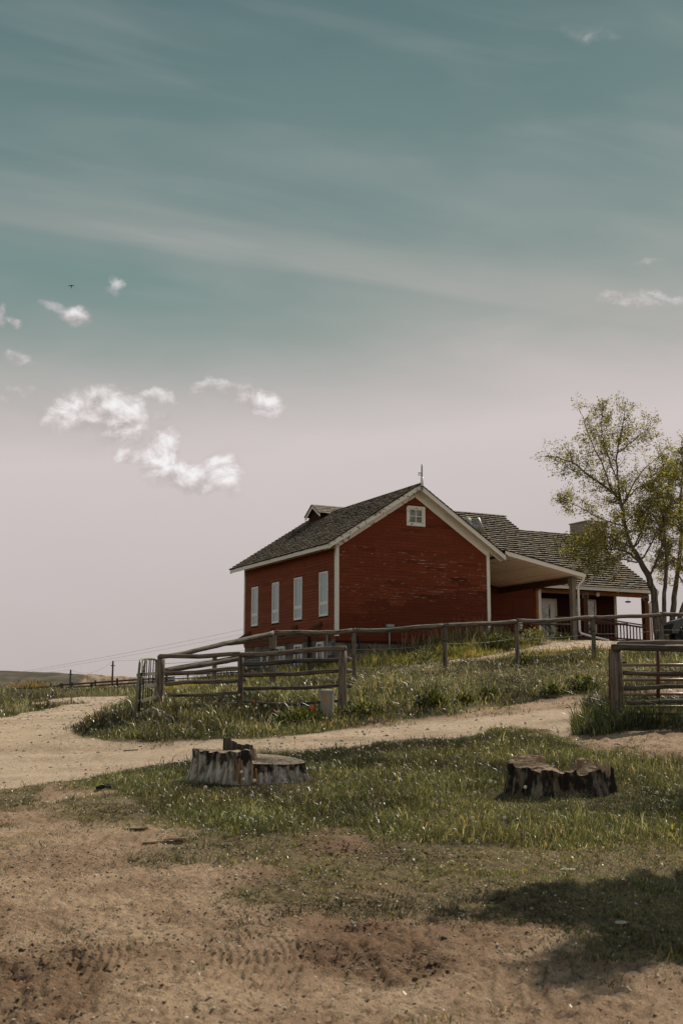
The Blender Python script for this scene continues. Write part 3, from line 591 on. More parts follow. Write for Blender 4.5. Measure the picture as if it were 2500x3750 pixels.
mb=MB(); mb.box(-.03,Wd,-.03,.03,2.25,2.335); mb.build('sill_board','red_shaded',house)
# corner boards
mb=MB(); mb.box(-.036,.105,-.036,.10,2.50,zt(0)-.18); mb.build('corner_board','white_paint',house)
mb=MB(); mb.box(-.036,.05,Ln-.09,Ln+.03,2.50,zt(0)-.18); mb.build('corner_board','white_paint',house)
mb=MB(); mb.box(Wd-.12,Wd+.036,-.036,.10,2.45,zt(Wd)-.18); mb.build('corner_board','white_paint',house)
def extr(mb,poly,y0,y1,col=(1,1,1)):
    n=len(poly); a=[(p[0],y0,p[1]) for p in poly]; b=[(p[0],y1,p[1]) for p in poly]
    mb.face(a,col); mb.face(b[::-1],col)
    for i in range(n):
        j=(i+1)%n; mb.face([a[j],a[i],b[i],b[j]],col)
def band(s0,s1,o0,o1): return [(s0,zt(s0)-o0),(s1,zt(s1)-o0),(s1,zt(s1)-o1),(s0,zt(s0)-o1)]
for sgn,nm in ((0,'white_peeling'),(1,'white_paint')):
    s0,s1=(-.58,RS) if sgn==0 else (RS,7.88)
    mb=MB(); extr(mb,band(s0,s1,.035,.245),-.47,-.43); mb.build('rake_board',nm,house)
    mb=MB(); extr(mb,band(s0,s1,.20,.225),-.43,-.02); mb.build('soffit',nm,house)
    a,b_=(.0,RS) if sgn==0 else (RS,7.28)
    mb=MB(); extr(mb,band(a,b_,.225,.50),-.050,-.022); mb.build('frieze_board',nm,house)
    mb=MB(); extr(mb,band(s0+.05,s1,.225,.27),-.11,-.05) ; mb.build('moulding',nm,house)
# left eave
ze=zt(-.55)
mb=MB(); mb.box(-.60,-.56,-.47,Ln+.42,ze-.235,ze-.03); mb.build('fascia_board','white_paint',house)
mb=MB(); mb.face([(-.56,-.43,ze-.20),(-.02,-.43,zt(0)-.23),(-.02,Ln+.4,zt(0)-.23),(-.56,Ln+.4,ze-.20)]); mb.build('soffit','cream_board',house)
mb=MB(); mb.box(-.045,-.022,.1,Ln-.1,zt(0)-.50,zt(0)-.235); mb.build('frieze_board','cream_board',house)
mb=MB(); extr(mb,band(-.58,RS,.035,.245),Ln+.38,Ln+.42); extr(mb,band(RS,7.88,.035,.245),Ln+.38,Ln+.42); mb.build('rake_board','white_paint',house)
# shingle fields
def shingles(mb,O,du,dv,L,H,e=.225,w=(.09,.21),th=.028,clip=None,rag=.03):
    """O lower corner, du along the eave (unit), dv up the slope (unit); L,H extents"""
    O,du,dv=Vector(O),Vector(du),Vector(dv); n=du.cross(dv).normalized()
    if n.z<0: n=-n
    r=0; y=0
    while y<H-.02:
        x=-random.random()*.1
        sagr=random.gauss(0,.006)
        while x<L:
            ww=random.uniform(*w); x1=min(L,x+ww-.006); x0=max(0,x)
            if x1-x0>.02 and (clip is None or clip((x0+x1)/2,y+e/2)):
                yy=y+random.gauss(0,rag*.22)+sagr-(random.random()<.04)*rag; y2=min(H+.01,y+e*1.25)
                t=th*random.uniform(.9,1.15); lift=.004+random.random()*.003
                a=O+du*x0+dv*yy; b=O+du*x1+dv*yy; c=O+du*x1+dv*y2; d=O+du*x0+dv*y2
                k=max(.45,random.gauss(1,.15)); cc=(k*random.uniform(.97,1.08),k,k*random.uniform(.9,1.02))
                tw=random.gauss(0,.001)
                A_,B_,C_,D_=a+n*(t+lift+tw),b+n*(t+lift-tw),c+n*.010,d+n*.010
                mb.face([A_,B_,C_,D_],cc); dk=tuple(v*.16 for v in cc)  # butt and side faces coloured dark, painting in the shade between courses
                mb.face([a+n*(-.01),b+n*(-.01),B_,A_],dk); mb.face([b+n*-.01,c+n*-.01,C_,B_],dk); mb.face([d+n*-.01,a+n*-.01,A_,D_],dk)
            x+=ww
        y+=e; r+=1
cs=1/math.hypot(1,SL); 
roof=None
mb=MB(); 
Hs=(RS+.62)/cs; mb.face([(-.6,-.45,zt(-.6)-.02),(RS,-.45,ZR-.02),(RS,Ln+.41,ZR-.02),(-.6,Ln+.41,zt(-.6)-.02)],(.1,.1,.1))
mb.face([(RS,-.45,ZR-.02),(7.9,-.45,zt(7.9)-.02),(7.9,Ln+.41,zt(7.9)-.02),(RS,Ln+.41,ZR-.02)],(.1,.1,.1))
mb.face([(-.6,-.43,zt(-.6)-.06),(RS,-.43,ZR-.06),(RS,Ln+.38,ZR-.06),(-.6,Ln+.38,zt(-.6)-.06)],(.1,.1,.1))
mb.face([(RS,-.43,ZR-.06),(7.9,-.43,zt(7.9)-.06),(7.9,Ln+.38,zt(7.9)-.06),(RS,Ln+.38,ZR-.06)],(.1,.1,.1))
shingles(mb,(-.63,-.50,zt(-.63)-.02),(0,1,0),(cs,0,SL*cs),Ln+.95,Hs,e=.215,w=(.12,.28),th=.048)
shingles(mb,(7.93,-.50,zt(7.93)-.02),(0,1,0),(-cs,0,SL*cs),Ln+.95,(7.93-RS)/cs,e=.205,w=(.12,.28))
x=-.5
while x<Ln+.4:   # ridge caps
    l=.34; k=random.uniform(.7,1.1)
    for sg in (-1,1):
        mb.face([(RS,x,ZR+.045),(RS+sg*.13,x,ZR+.045-.13*SL),(RS+sg*.13,x+l,ZR+.02-.13*SL),(RS,x+l,ZR+.02)],(k,k,k*.95))
        mb.face([(RS,x,ZR+.045),(RS+sg*.13,x,ZR+.045-.13*SL),(RS+sg*.13,x,ZR+.01-.13*SL),(RS,x,ZR+.01)],(.3,.3,.3))
    x+=.22
roof=mb.build('roof','shingle',house)
# small cross gable (dormer) near the far end of the ridge
vD,zD,hw=8.15,9.22,.62
mb=MB()
for sg in (-1,1):
    q=[(2.85,vD,zD),(2.85,vD+sg*(hw+.16),zD-SL*(hw+.16)),(5.4,vD+sg*(hw+.16),zD-SL*(hw+.16)),(5.4,vD,zD)]
    mb.face(q,(.3,.3,.3)); dvv=Vector((0,-sg*cs,SL*cs)); shingles(mb,(2.82,vD+sg*(hw+.18),zD-SL*(hw+.18)),(1,0,0),dvv,2.6,(hw+.18)/cs,e=.19)
dr=mb.build('dormer_roof','shingle',house)
mb=MB(); mb.face([(3.0,vD-hw,zD-SL*hw-.02),(3.0,vD,zD-.03),(3.0,vD+hw,zD-SL*hw-.02),(3.0,vD+hw,7.9),(3.0,vD-hw,7.9)]); mb.box(3.0,3.5,vD-hw,vD-hw+.02,7.6,zD-SL*hw-.03); mb.build('dormer_wall','red_shaded',house)
mb=MB()
for sg in (-1,1):
    a=(2.86,vD,zD-.03); b=(2.86,vD+sg*(hw+.17),zD-.03-SL*(hw+.17)); mb.hexa([(2.86,a[1],a[2]-.13),(2.90,a[1],a[2]-.13),(2.90,a[1],a[2]),(2.86,a[1],a[2]),(2.86,b[1],b[2]-.13),(2.90,b[1],b[2]-.13),(2.90,b[1],b[2]),(2.86,b[1],b[2])])
mb.build('dormer_trim','white_paint',house)
# gable window
def framed(mb,s0,s1,z0,z1,w_,y0,y1): 
    mb.box(s0,s1,y0,y1,z1-w_,z1); mb.box(s0,s1,y0,y1,z0,z0+w_); mb.box(s0,s0+w_,y0,y1,z0+w_,z1-w_); mb.box(s1-w_,s1,y0,y1,z0+w_,z1-w_)
mb=MB(); framed(mb,3.24,4.13,7.13,7.97,.11,-.055,.02); gwn=mb.build('window','white_peeling',house)
mb=MB(); framed(mb,3.352,4.018,7.242,7.858,.045,-.03,.015); mb.box(3.667,3.703,-.034,.01,7.287,7.813); mb.box(3.397,3.665,-.030,.01,7.53,7.56); mb.box(3.705,3.973,-.030,.01,7.53,7.56); mb.build('sash','white_paint',gwn)
mb=MB(); mb.box(3.36,4.01,0,.008,7.25,7.85); mb.build('pane','pane_old',gwn)
# four tall side windows
for a,b_ in wins:
    v0,v1=b_,a
    mb=MB(); z0,z1=3.35,5.15; w_=.055
    def bxs(mb,va,vb,za,zb,o0,o1): mb.box(-o1,-o0,va,vb,za,zb)
    bxs(mb,v0,v1,z1-w_,z1,-.03,.04); bxs(mb,v0,v1,z0,z0+w_,-.03,.04); bxs(mb,v0,v0+w_,z0+w_,z1-w_,-.03,.04); bxs(mb,v1-w_,v1,z0+w_,z1-w_,-.03,.04)
    bxs(mb,v0+w_,v1-w_,3.83,3.90,-.02,.03); wn=mb.build('window','vinyl_white',house)
    for za,zb in ((z0+w_,3.83),(3.90,z1-w_)):
        mb=MB(); va,vb=v0+w_,v1-w_; f=.04
        bxs(mb,va,vb,zb-f,zb,-.02,.015); bxs(mb,va,vb,za,za+f,-.02,.015); bxs(mb,va,va+f,za+f,zb-f,-.02,.015); bxs(mb,vb-f,vb,za+f,zb-f,-.02,.015); mb.build('frame','vinyl_white',wn)
        mb=MB(); bxs(mb,va+f,vb-f,za+f,zb-f,-.012,-.004); mb.build('pane','pane_blind',wn)
# basement openings in the side wall
def base_open(name,v0,v1,z0,z1,fm,pm,door=False):
    mb=MB(); f=.09
    mb.box(-.05,.03,v0,v1,z1-f,z1); mb.box(-.05,.03,v0,v0+f,z0,z1-f); mb.box(-.05,.03,v1-f,v1,z0,z1-f)
    if not door: mb.box(-.05,.03,v0+f,v1-f,z0,z0+f)
    wn=mb.build(name,fm,house); mb=MB(); mb.box(.005,.018,v0+f,v1-f,z0+(0 if door else f),z1-f); mb.build('panel' if door else 'pane',pm,wn)
    if not door: mb=MB(); mb.box(-.02,.004,(v0+v1)/2-.025,(v0+v1)/2+.025,z0+f,z1-f); mb.build('sash',fm,wn)
base_open('window',3.1,3.86,1.15,2.31,'vinyl_white','pane_dark'); base_open('window',1.1,1.7,1.5,2.33,'vinyl_white','pane_dark')
base_open('window',4.85,5.8,1.55,2.30,'vinyl_white','pane_dark'); base_open('window',8.55,9.25,1.05,1.98,'vinyl_white','pane_blind')
base_open('door',7.3,8.35,.5,1.98,'vinyl_white','red_siding_side',True); base_open('door',5.95,6.7,.6,1.98,'vinyl_white','pane_dark',True)
for v0,z in ((9.0,0),(6.3,0),(3.95,0),(1.6,0)):
    mb=MB(); mb.beam((-.03,v0-.35,3.08),(-.62,v0+.18,2.62),.13,.13); mb.build('brace','timber_brown',house)
mb=MB(); mb.box(-.72,-.56,.3,9.9,2.52,2.60); mb.build('brace_rail','timber_brown',house)
# pipes and meters on the wall
def pipe(name,pts,r,mt,parent=house,seg=8): mb=MB(); mb.tube(pts,r,seg); return mb.build(name,mt,parent,smooth=True)
pipe('conduit',[(-.09,.62,2.75),(-.09,.62,2.0),(-.10,.60,1.5),(-.12,.5,1.3),(-.12,.3,1.25)],.04,'pipe_grey'); pipe('stove_pipe',[(-.09,2.35,2.7),(-.09,2.35,1.0)],.065,'black_iron')
mb=MB(); mb.box(-.12,0,.22,.50,1.75,2.25); mb.build('meter_box','meter_box',house)
pipe('conduit',[(2.35,-.09,2.95),(2.35,-.09,1.5)],.03,'pipe_grey'); mb=MB(); mb.box(2.2,2.55,-.16,-.02,2.92,3.02); mb.build('vent_hood','pipe_grey',house)
pipe('conduit',[(.98,-.07,2.5),(.98,-.07,1.2)],.035,'black_iron'); pipe('gas_meter',[(.62,-.14,2.12),(.84,-.14,2.12)],.11,'meter_box',seg=12)
pipe('conduit',[(1.35,-.12,2.15),(1.5,-.2,1.9),(1.75,-.3,1.55)],.025,'black_iron')
# antenna mast and cable on the gable peak
pipe('antenna_mast',[(RS+.05,-.53,8.60),(RS+.05,-.53,9.45),(RS+.06,-.53,9.66)],.032,'galvanised'); pipe('antenna_mast',[(RS+.05,-.53,8.75),(RS+.05,-.53,9.12)],.06,'vinyl_white')
mb=MB(); mb.box(RS-.13,RS+.05,-.56,-.53,9.26,9.30); mb.box(RS-.14,RS+.03,-.56,-.53,9.18,9.21); mb.build('antenna_arm','galvanised',house)
ang_=[i*.35 for i in range(20)]; pipe('cable',[(RS-.02+.13*math.cos(a),-.50,8.62+.13*math.sin(a)) for a in ang_],.008,'black_iron',seg=5)
pipe('cable',[(RS-.08,-.5,8.5),(RS-.32,-.38,8.35),(RS-.45,-.2,8.1),(RS-.45,-.08,7.98)],.008,'black_iron',seg=5)
# metal roof vent with two cowls, on the right slope
def cyl(mb,p,q,r,seg=14): mb.tube([p,q],[r,r],seg)
vx,vv,vz=7.0,.55,7.42
mb=MB(); cyl(mb,(vx,vv,6.7),(vx,vv,vz),.10); mb.tube([(vx-.42,vv,vz-.03),(vx-.22,vv,vz+.02),(vx,vv,vz),(vx+.30,vv,vz-.04)],[.05,.13,.16,.07],14)
cyl(mb,(vx-.50,vv,vz-.10),(vx-.28,vv,vz+.34),.13); cyl(mb,(vx+.40,vv,vz-.28),(vx+.10,vv,vz+.36),.135); mb.build('roof_vent','galvanised',house,smooth=True)

# ---- lean-to porch roof on the right
zl=lambda s: 6.34-.180*(s-7.84)
S1=12.06
mb=MB(); mb.face([(7.3,-.43,zl(7.3)-.03),(S1,-.43,zl(S1)-.03),(S1,5.6,zl(S1)-.03),(7.3,5.6,zl(7.3)-.03)],(.1,.1,.1)); cl=1/math.hypot(1,.18)
shingles(mb,(S1+.04,-.50,zl(S1+.04)-.02),(0,1,0),(-cl,0,.18*cl),6.1,(S1-7.75)/cl,e=.2)
mb.build('porch_roof','shingle',house)
def lb(s0,s1,o0,o1): return [(s0,zl(s0)-o0),(s1,zl(s1)-o0),(s1,zl(s1)-o1),(s0,zl(s0)-o1)]
mb=MB(); extr(mb,lb(7.86,S1,.03,.22),-.47,-.43); mb.build('porch_fascia','white_paint',house)
mb=MB(); extr(mb,lb(7.34,S1-.02,.19,.21),-.43,5.55)
mb.build('porch_ceiling','soffit_panel',house)
mb=MB()
for k in (8.55,9.78,11.0): extr(mb,[(k-.012,zl(k)-.21),(k+.012,zl(k)-.21),(k+.012,zl(k)-.222),(k-.012,zl(k)-.222)],-.42,5.5)
for vv_ in (1.9,3.9): extr(mb,lb(7.36,11.7,.211,.225),vv_-.014,vv_+.014)
mb.build('ceiling_batten','cream_board',house)
mb=MB(); mb.box(11.68,11.84,-.12,5.5,5.14,5.39); mb.build('porch_beam','timber_brown',house)
for (vp,mt,w_) in ((0,'timber_grey',.105),(2.65,'timber_orange',.07)):
    mb=MB(); mb.box(11.76-w_,11.76+w_,vp-w_,vp+w_,2.3,5.135); mb.build('porch_post',mt,house)
    mb=MB(); mb.box(11.76-w_-.03,11.76+w_+.03,vp-w_-.035,vp+w_+.035,5.02,5.40); mb.build('post_bracket','timber_brown' if vp else 'timber_grey',house)
pipe('downspout',[(12.10,-.40,5.46),(12.10,-.38,5.32),(12.04,-.28,5.16),(11.96,-.17,5.02),(11.95,-.16,4.8),(11.95,-.16,3.05),(12.0,-.17,2.92),(12.5,-.3,2.78),(13.3,-.5,2.62)],.05,'vinyl_white')
mb=MB(); mb.box(S1,S1+.10,-.47,5.4,zl(S1)-.17,zl(S1)-.05); mb.build('gutter','vinyl_white',house)

# ---- rear wing
VW=5.56; SC=14.2
mb=MB(); lap(mb,lambda s,z,o:(s,VW-o,z),Wd,SC,2.7,5.75,None,[],piece=(1.5,4)); mb.box(Wd,SC,VW+.01,VW+.06,2.3,5.9,(.3,.3,.3)); mb.box(SC-.05,SC,VW,7.0,2.3,5.6,(.5,.5,.5))
mb.build('wing_wall','red_wing',house)
mb=MB(); mb.box(SC-.14,SC+.03,VW-.04,VW+.1,2.75,5.45); mb.build('corner_board','white_paint',house)
VR=7.0
s_end=Gp(2253,2190,VR)[0]-.0
mb=MB(); lap(mb,lambda s,z,o:(s,VR-o,z),SC,s_end-.14,3.0,5.5,None,[],piece=(1.5,4)); mb.box(SC,s_end,VR+.01,VR+.1,2.6,5.6,(.2,.2,.2)); mb.box(s_end-.1,s_end,VR,13,2.6,6.0,(.5,.5,.5)); mb.box(9,s_end,13,13.1,2.4,6,(.5,.5,.5))
mb.build('wing_wall','red_shaded',house)
mb=MB(); mb.box(s_end-.14,s_end+.02,VR-.05,VR+.1,2.9,5.5); mb.build('corner_board','cream_soffit',house)
dR=Gp(2034,2190,VR)[0]
mb=MB(); framed(mb,dR-1.12,dR,3.0,5.16,.10,VR-.08,VR); dd=mb.build('door','cream_soffit',house)
mb=MB(); mb.box(dR-1.02,dR-.10,VR-.05,VR-.02,3.1,5.06); mb.build('panel','white_paint',dd)
mb=MB(); mb.box(dR-.90,dR-.42,VR-.06,VR-.052,3.3,4.85); mb.build('pane','pane_reflect',dd)
for pa,pb,ya,yb in ((2098,2178,2193,2262),(1e9,0,0,0)):
    if pa>1e8: break
    s0,s1=Gp(pa,2200,VR)[0],Gp(pb,2200,VR)[0]; z1=Gp(pa,ya,VR)[1]; z0=z1-1.75
    mb=MB(); framed(mb,s0,s1,z0,z1,.09,VR-.07,VR); wn=mb.build('window','cream_soffit',house)
    mb=MB(); mb.box(s0+.09,s1-.09,VR-.04,VR-.03,z0+.09,z1-.09); mb.build('pane','pane_reflect',wn); mb=MB(); mb.box(s0+.09,s1-.09,VR-.055,VR-.042,z0+.55,z0+.6); mb.build('sash','cream_soffit',wn)
# wing roof: one plane rising from the gutter; a taller part on the left and a lower part on the right
zw=lambda v:5.68+.65*(v-5.1); cw=1/math.hypot(1,.65)
SE=21.35
mb=MB()
for (s0,s1,vr) in ((8.6,16.75,12.2),(16.75,SE,10.55)):
    for dz in (-.02,-.06): mb.face([(s0,5.05,zw(5.05)+dz),(s1,5.05,zw(5.05)+dz),(s1,vr,zw(vr)+dz),(s0,vr,zw(vr)+dz)],(.1,.1,.1))
    mb.face([(s0,vr,zw(vr)-.02),(s1,vr,zw(vr)-.02),(s1,vr+6.5,zw(vr)-4.25),(s0,vr+6.5,zw(vr)-4.25)],(.3,.3,.3))
    shingles(mb,(s0,5.02,zw(5.02)-.02),(1,0,0),(0,cw,.65*cw),s1-s0+.03,(vr-5.0)/cw,e=.262,w=(.14,.30),th=.088,rag=.045)
    x=s0
    while x<s1:
        k=random.uniform(.75,1.15)
        mb.face([(x,vr-.14,zw(vr-.14)+.05),(x+.36,vr-.14,zw(vr-.14)+.035),(x+.36,vr,zw(vr)+.04),(x,vr,zw(vr)+.055)],(k,k,k*.95)); mb.face([(x,vr,zw(vr)+.055),(x+.36,vr,zw(vr)+.04),(x+.36,vr+.14,zw(vr-.14)+.03),(x,vr+.14,zw(vr-.14)+.03)],(k,k,k)); x+=.27
mb.build('wing_roof','shingle',house)
mb=MB(); mb.face([(16.72,10.55,zw(10.55)-.1),(16.72,12.2,zw(12.2)-.08),(16.72,13.8,zw(10.55)-.1)]); mb.face([(SE-.3,6.5,zw(6.5)-.1),(SE-.3,10.55,zw(10.55)-.1),(SE-.3,14.6,zw(6.5)-.1)]); mb.build('gable_wall','red_shaded',house)
mb=MB(); mb.box(14.05,SE+.05,4.94,5.04,5.48,5.63); mb.box(14.05,SE+.05,4.91,4.96,5.60,5.635); mb.build('gutter','vinyl_white',house)
mb=MB(); mb.box(SC,SE-.05,5.06,VR,5.50,5.53); mb.build('porch_ceiling','red_shaded',house)  # recess ceiling given the darkened red, shade put into its colour
mb=MB(); mb.box(SC,SE-.2,5.56,VR,2.7,3.06); mb.build('porch_floor','timber_brown',house)
mb=MB(); mb.box(SC,SE-.1,5.55,5.70,5.30,5.495); mb.build('porch_beam','timber_orange',house)
for s_,px_ in ((17.0,None),(21.02,None)):
    mb=MB(); mb.box(s_-.13,s_+.13,5.5,5.76,2.5,5.29); mb.build('porch_post','timber_brown',house)
    mb=MB(); mb.box(s_-.2,s_+.2,5.50,5.54,5.12,5.40); mb.build('post_bracket','timber_grey',house)
mb=MB(); mb.tube([(17.75,5.5,5.33),(17.75,5.42,5.33)],[.11,.11],14); mb.build('porch_light','cream_soffit',house)
pipe('downspout',[(SE+.02,5.0,5.5),(SE+.03,5.15,5.3),(21.35,5.45,5.12),(21.3,5.6,5.0),(21.3,5.6,2.6)],.05,'vinyl_white')
pipe('downspout',[(21.5,5.75,5.0),(21.62,5.8,2.4)],.045,'pipe_grey')
# railing: sloping front rail with balusters, and a second one behind
rail=empty('porch_railing',(0,0,0),0,house)
def rz_(s): return 4.11 if s<18 else 4.11-.27*(s-18)/2.9
mb=MB()
for a,b_ in ((15.1,18.0),(18.0,20.9)):
    mb.beam((a,5.5,rz_(a)),(b_,5.5,rz_(b_)),.14,.05); mb.beam((a,5.5,rz_(a)-.12),(b_,5.5,rz_(b_)-.12),.04,.09); mb.beam((a,5.5,3.16),(b_,5.5,3.06),.05,.09)
mb.beam((18.6,6.9,4.0),(20.9,6.9,3.98),.1,.12)
mb.build('handrail','red_rail',rail)
x=15.15
while x<20.9:
    wide=.045 if int(x*10)%14 else .07
    mb=MB(); mb.box(x-wide/2-.004,x+wide/2+.004,5.47,5.51,3.10,rz_(x)-.16); mb.build('baluster','red_rail',rail); x+=.213
# flagstone chimney on the ridge end
cx0,cx1,cy0,cy1=21.05,22.45,10.0,11.6
mb=MB(); mb.box(cx0,cx1,cy0,cy1,2.2,10.0); ch_=mb.build('chimney','flagstone',house)
mb=MB(); mb.box(cx0-.05,cx1+.05,cy0-.05,cy1+.05,10.0,10.06); mb.build('chimney_cap','pipe_grey',ch_)

# ================================================================ things by the porch
def hpt(s,v,dz=0):
    x,y,_=HW(s,v,0); return (x,y,float(gz(x,y))+dz)
def world_thing(name,label,cat,loc,rz=0,group=None): return tag(empty(name,loc,rz),label,cat,group)
q=at(2008,2345,50.0); tz=float(gz(q[0],50.0))
pt=world_thing('patio_table','long weathered plank table with curved iron legs beside the porch post','table',(q[0],50.0,tz),TH*.3)
mb=MB()
for k in range(4): mb.box(-.88,.9,-.36+k*.185,-.36+k*.185+.17,.66,.70,vary(.15))
mb.build('tabletop','timber_grey',pt)
for sx in (-.62,.0,.62):
    
    for yy_ in (-.3,.3): mb=MB(); mb.tube([(sx-.22,yy_,.65),(sx+.02,yy_,.52),(sx+.08,yy_,.28),(sx+.22,yy_,.08),(sx+.38,yy_,0)],.022,6); mb.build('leg','black_iron',pt,smooth=True)
mb=MB(); mb.tube([(-.6,0,.3),(.7,0,.3)],.02,6); mb.build('stretcher','black_iron',pt)
bx_=tag(empty('parcel',(q[0]-.28,49.85,tz+.70),.2),'small pale parcel lying on the plank table','parcel'); mb=MB(); mb.box(-.2,.2,-.12,.12,0,.035); mb.box(-.12,.05,-.07,.07,.035,.055); mb.build('wrapping','chip_wood',bx_)
lx,ly,lz=q[0]+.02,50.1,tz+.70
ln=tag(empty('kettle',(lx,ly,lz)),'small dark kettle standing on the plank table','kettle'); mb=MB(); mb.tube([(0,0,0),(0,0,.05),(0,0,.1),(0,0,.13)],[.08,.095,.07,.02],10); mb.build('body','black_iron',ln,smooth=True); mb=MB(); mb.tube([(-.07,0,.08),(-.06,0,.17),(.06,0,.17),(.07,0,.08)],.008,6); mb.build('handle','black_iron',ln)
# flower pot at the corner board
x,y,z=hpt(7.45,-.28); pot=tag(empty('flower_pot',(x,y,z)),'wide clay flower pot by the white corner board of the gable','flower pot')
mb=MB(); P=[[(r_*math.cos(k*.3927),r_*math.sin(k*.3927),zz) for k in range(16)] for r_,zz in ((.17,0),(.24,.3),(.27,.31),(.27,.36),(.23,.36),(.22,.28))]; mb.grid(P,True,cap=True); mb.build('rim_and_body','pot_clay',pot)
# small wooden A-frame seat against the red wall
x,y,z=hpt(10.6,3.9); st=tag(empty('folding_stool',(x,y,z),TH),'low folding wooden stool on the grass under the lean-to porch','stool')
for sg in (-1,1):
    mb=MB(); mb.beam((-.22*sg,-.12,0),(.05*sg,.0,.5),.09,.035); mb.build('leg','timber_grey',st)
mb=MB(); mb.box(-.25,.12,-.16,.16,.49,.53); mb.build('seat','timber_grey',st)
# hanging feeder under the wing porch
x,y,_=HW(19.6,5.3,0); fd=tag(empty('hanging_feeder',(x,y,4.99)),'small dark bird feeder hanging from the porch beam','feeder')
mb=MB(); mb.tube([(0,0,-.02),(0,0,.0),(0,0,.06)],[.08,.15,.13],10); mb.build('bowl','black_iron',fd); mb=MB(); mb.tube([(0,0,.05),(0,0,.35)],.006,4); mb.build('hanger','black_iron',fd)
# utility trailer / bench by the basement
x,y,z=hpt(-1.3,5.2); bn=tag(empty('slatted_bench',(x,y,z),TH+R(90)),'dark blue slatted bench outside the basement wall','bench')
mb=MB()
for k in range(14): mb.box(-1.2+k*.18,-1.2+k*.18+.10,.2,.24,.45,.95)
mb.box(-1.25,1.3,.19,.25,.95,1.02); mb.build('backrest','meter_box',bn); mb=MB()
for k in range(4): mb.box(-1.25,1.3,-.35+k*.13,-.25+k*.13,.42,.46)
mb.build('seat','meter_box',bn)
for sx in (-1.2,1.2): mb=MB(); mb.box(sx-.04,sx+.04,-.33,.24,0,.42); mb.build('leg','meter_box',bn)

# ================================================================ fences
def log(name,p,q,r0,r1,mt,parent,sag=0,seg=10,bend=.02,n=None):
    p,q=Vector(p),Vector(q); L=(q-p).length; n=n or max(4,int(L/.22)); ph=random.random()*6
    pts=[]; rs=[]
    for i in range(n+1):
        t=i/n; a=p.lerp(q,t); a.z+=-sag*4*t*(1-t)+bend*math.sin(ph+t*7)*.6+random.gauss(0,.0025); pts.append(a); rs.append((r0+(r1-r0)*t)*(1+random.gauss(0,.03)))
    mb=MB(); mb.tube(pts,rs,seg,vary(.1),noise=.07); return mb.build(name,mt,parent,smooth=True)
def post(P,top,r,mt,parent,below=.35,seg=12,rt=None):
    x,y,z=P; return log('post',(x,y,z-below),(x+random.gauss(0,.008),y,top),r,rt or r*.96,mt,parent,seg=seg,bend=.0)
def gpt(px,D):    # ground point under picture column px at depth D
    x=(px-1250)/F*D/ (CP); x=ray(px,2500)[0]*D; return [x,D,float(gz(x,D))]
def topz(py,D): return float(ray(1250,py)[2]*D)

# main fence up the slope
PF=[(585,2404,23.8,.088),(959,0,0,0)]
posts=[(585,23.8,2415,.086),(998,27.3,2326,.088),(1297,28,2318,.055),(1630,29,2298,.060),(1897,30.5,2282,.058),(2178,32,2268,.060),(2432,33.5,2256,.058),(2720,35.2,2247,.058)]
f1=tag(empty('pole_fence',tuple(gpt(1297,28))),'long weathered pole fence climbing the slope in front of the house','fence'); ox=Vector(f1.location)
tp=[]
for i,(px,D,py,r) in enumerate(posts):
    P=gpt(px,D); P=[a-b for a,b in zip(P,ox)]; z=topz(py,D)-ox.z; post(P,z,r,'log_grey' if i else 'log_brown',f1); tp.append(Vector((P[0],P[1],z)))
for i in range(len(tp)-1):
    a,b_=tp[i].copy(),tp[i+1].copy(); a.z+=.055; b_.z+=.055
    if i==0: a.z+=.0; r0,r1=.045,.066
    else: r0,r1=.062,.058
    d=(b_-a).normalized(); log('rail',a-d*.05,b_+d*.02,r0,r1,'log_grey',f1,sag=.03,seg=10)
log('rail',tp[0]+Vector((0.02,-.0,-.26)),tp[1]+Vector((-.05,-.03,-.40)),.062,.072,'log_grey',f1)
def wire(name,pts,r,mt,parent,sag=.05):
    P=[]
    for a,b_ in zip(pts[:-1],pts[1:]):
        a,b_=Vector(a),Vector(b_)
        for k in range(10): t=k/10; c=a.lerp(b_,t); c.z-=sag*4*t*(1-t); P.append(c)
    P.append(Vector(pts[-1])); mb=MB(); mb.tube(P,r,4); return mb.build(name,mt,parent)
for dz in (-.40,-.85): wire('wire',[t_+Vector((0,.06,dz)) for t_ in tp[1:]],.0035,'wire_dark',f1)
# brackets / insulators wrapped round posts
for i in (1,3,5):
    mb=MB(); mb.tube([tp[i]+Vector((0,0,-.36)),tp[i]+Vector((0,0,-.33))],[.068+.03*(i==1),.068+.03*(i==1)],12); mb.build('wire_wrap','black_iron',f1)
# front section with five rails
f2=tag(empty('rail_fence',tuple(gpt(880,22.6))),'five rail log fence ending beside the grey utility box','fence'); ox=Vector(f2.location)
def rel(px,py,D): return Vector(at(px,py,D))-ox
P=gpt(880,22.6); post([0,0,0],topz(2404,22.6)-ox.z,.056,'log_dark',f2)
P=gpt(1255,21.6); post(list(Vector(P)-ox),topz(2383,21.6)-ox.z,.083,'log_brown',f2,rt=.081,seg=14)
for (a,b_,r) in (((585,2406),(878,2397),.045),((604,2467),(900,2449),.042),((608,2505),(900,2490),.040),((616,2548),(900,2539),.034),((745,2592),(885,2578),.034)):
    log('rail',rel(*a,23.4),rel(*b_,22.8),r,r*1.05,'log_grey',f2)
for (a,b_,r,sg) in (((880,2401),(1266,2374),.052,.0),((893,2432),(1240,2415),.045,0),((893,2476),(1240,2459),.043,0),((893,2525),(1240,2513),.035,0),((895,2572),(1242,2568),.028,.04)):
    log('rail',rel(*a,22.45),rel(*b_,21.5 if a[1]<2405 else 21.65),r,r*.95,'log_grey' if a[1]<2405 else 'log_dark',f2,sag=sg)
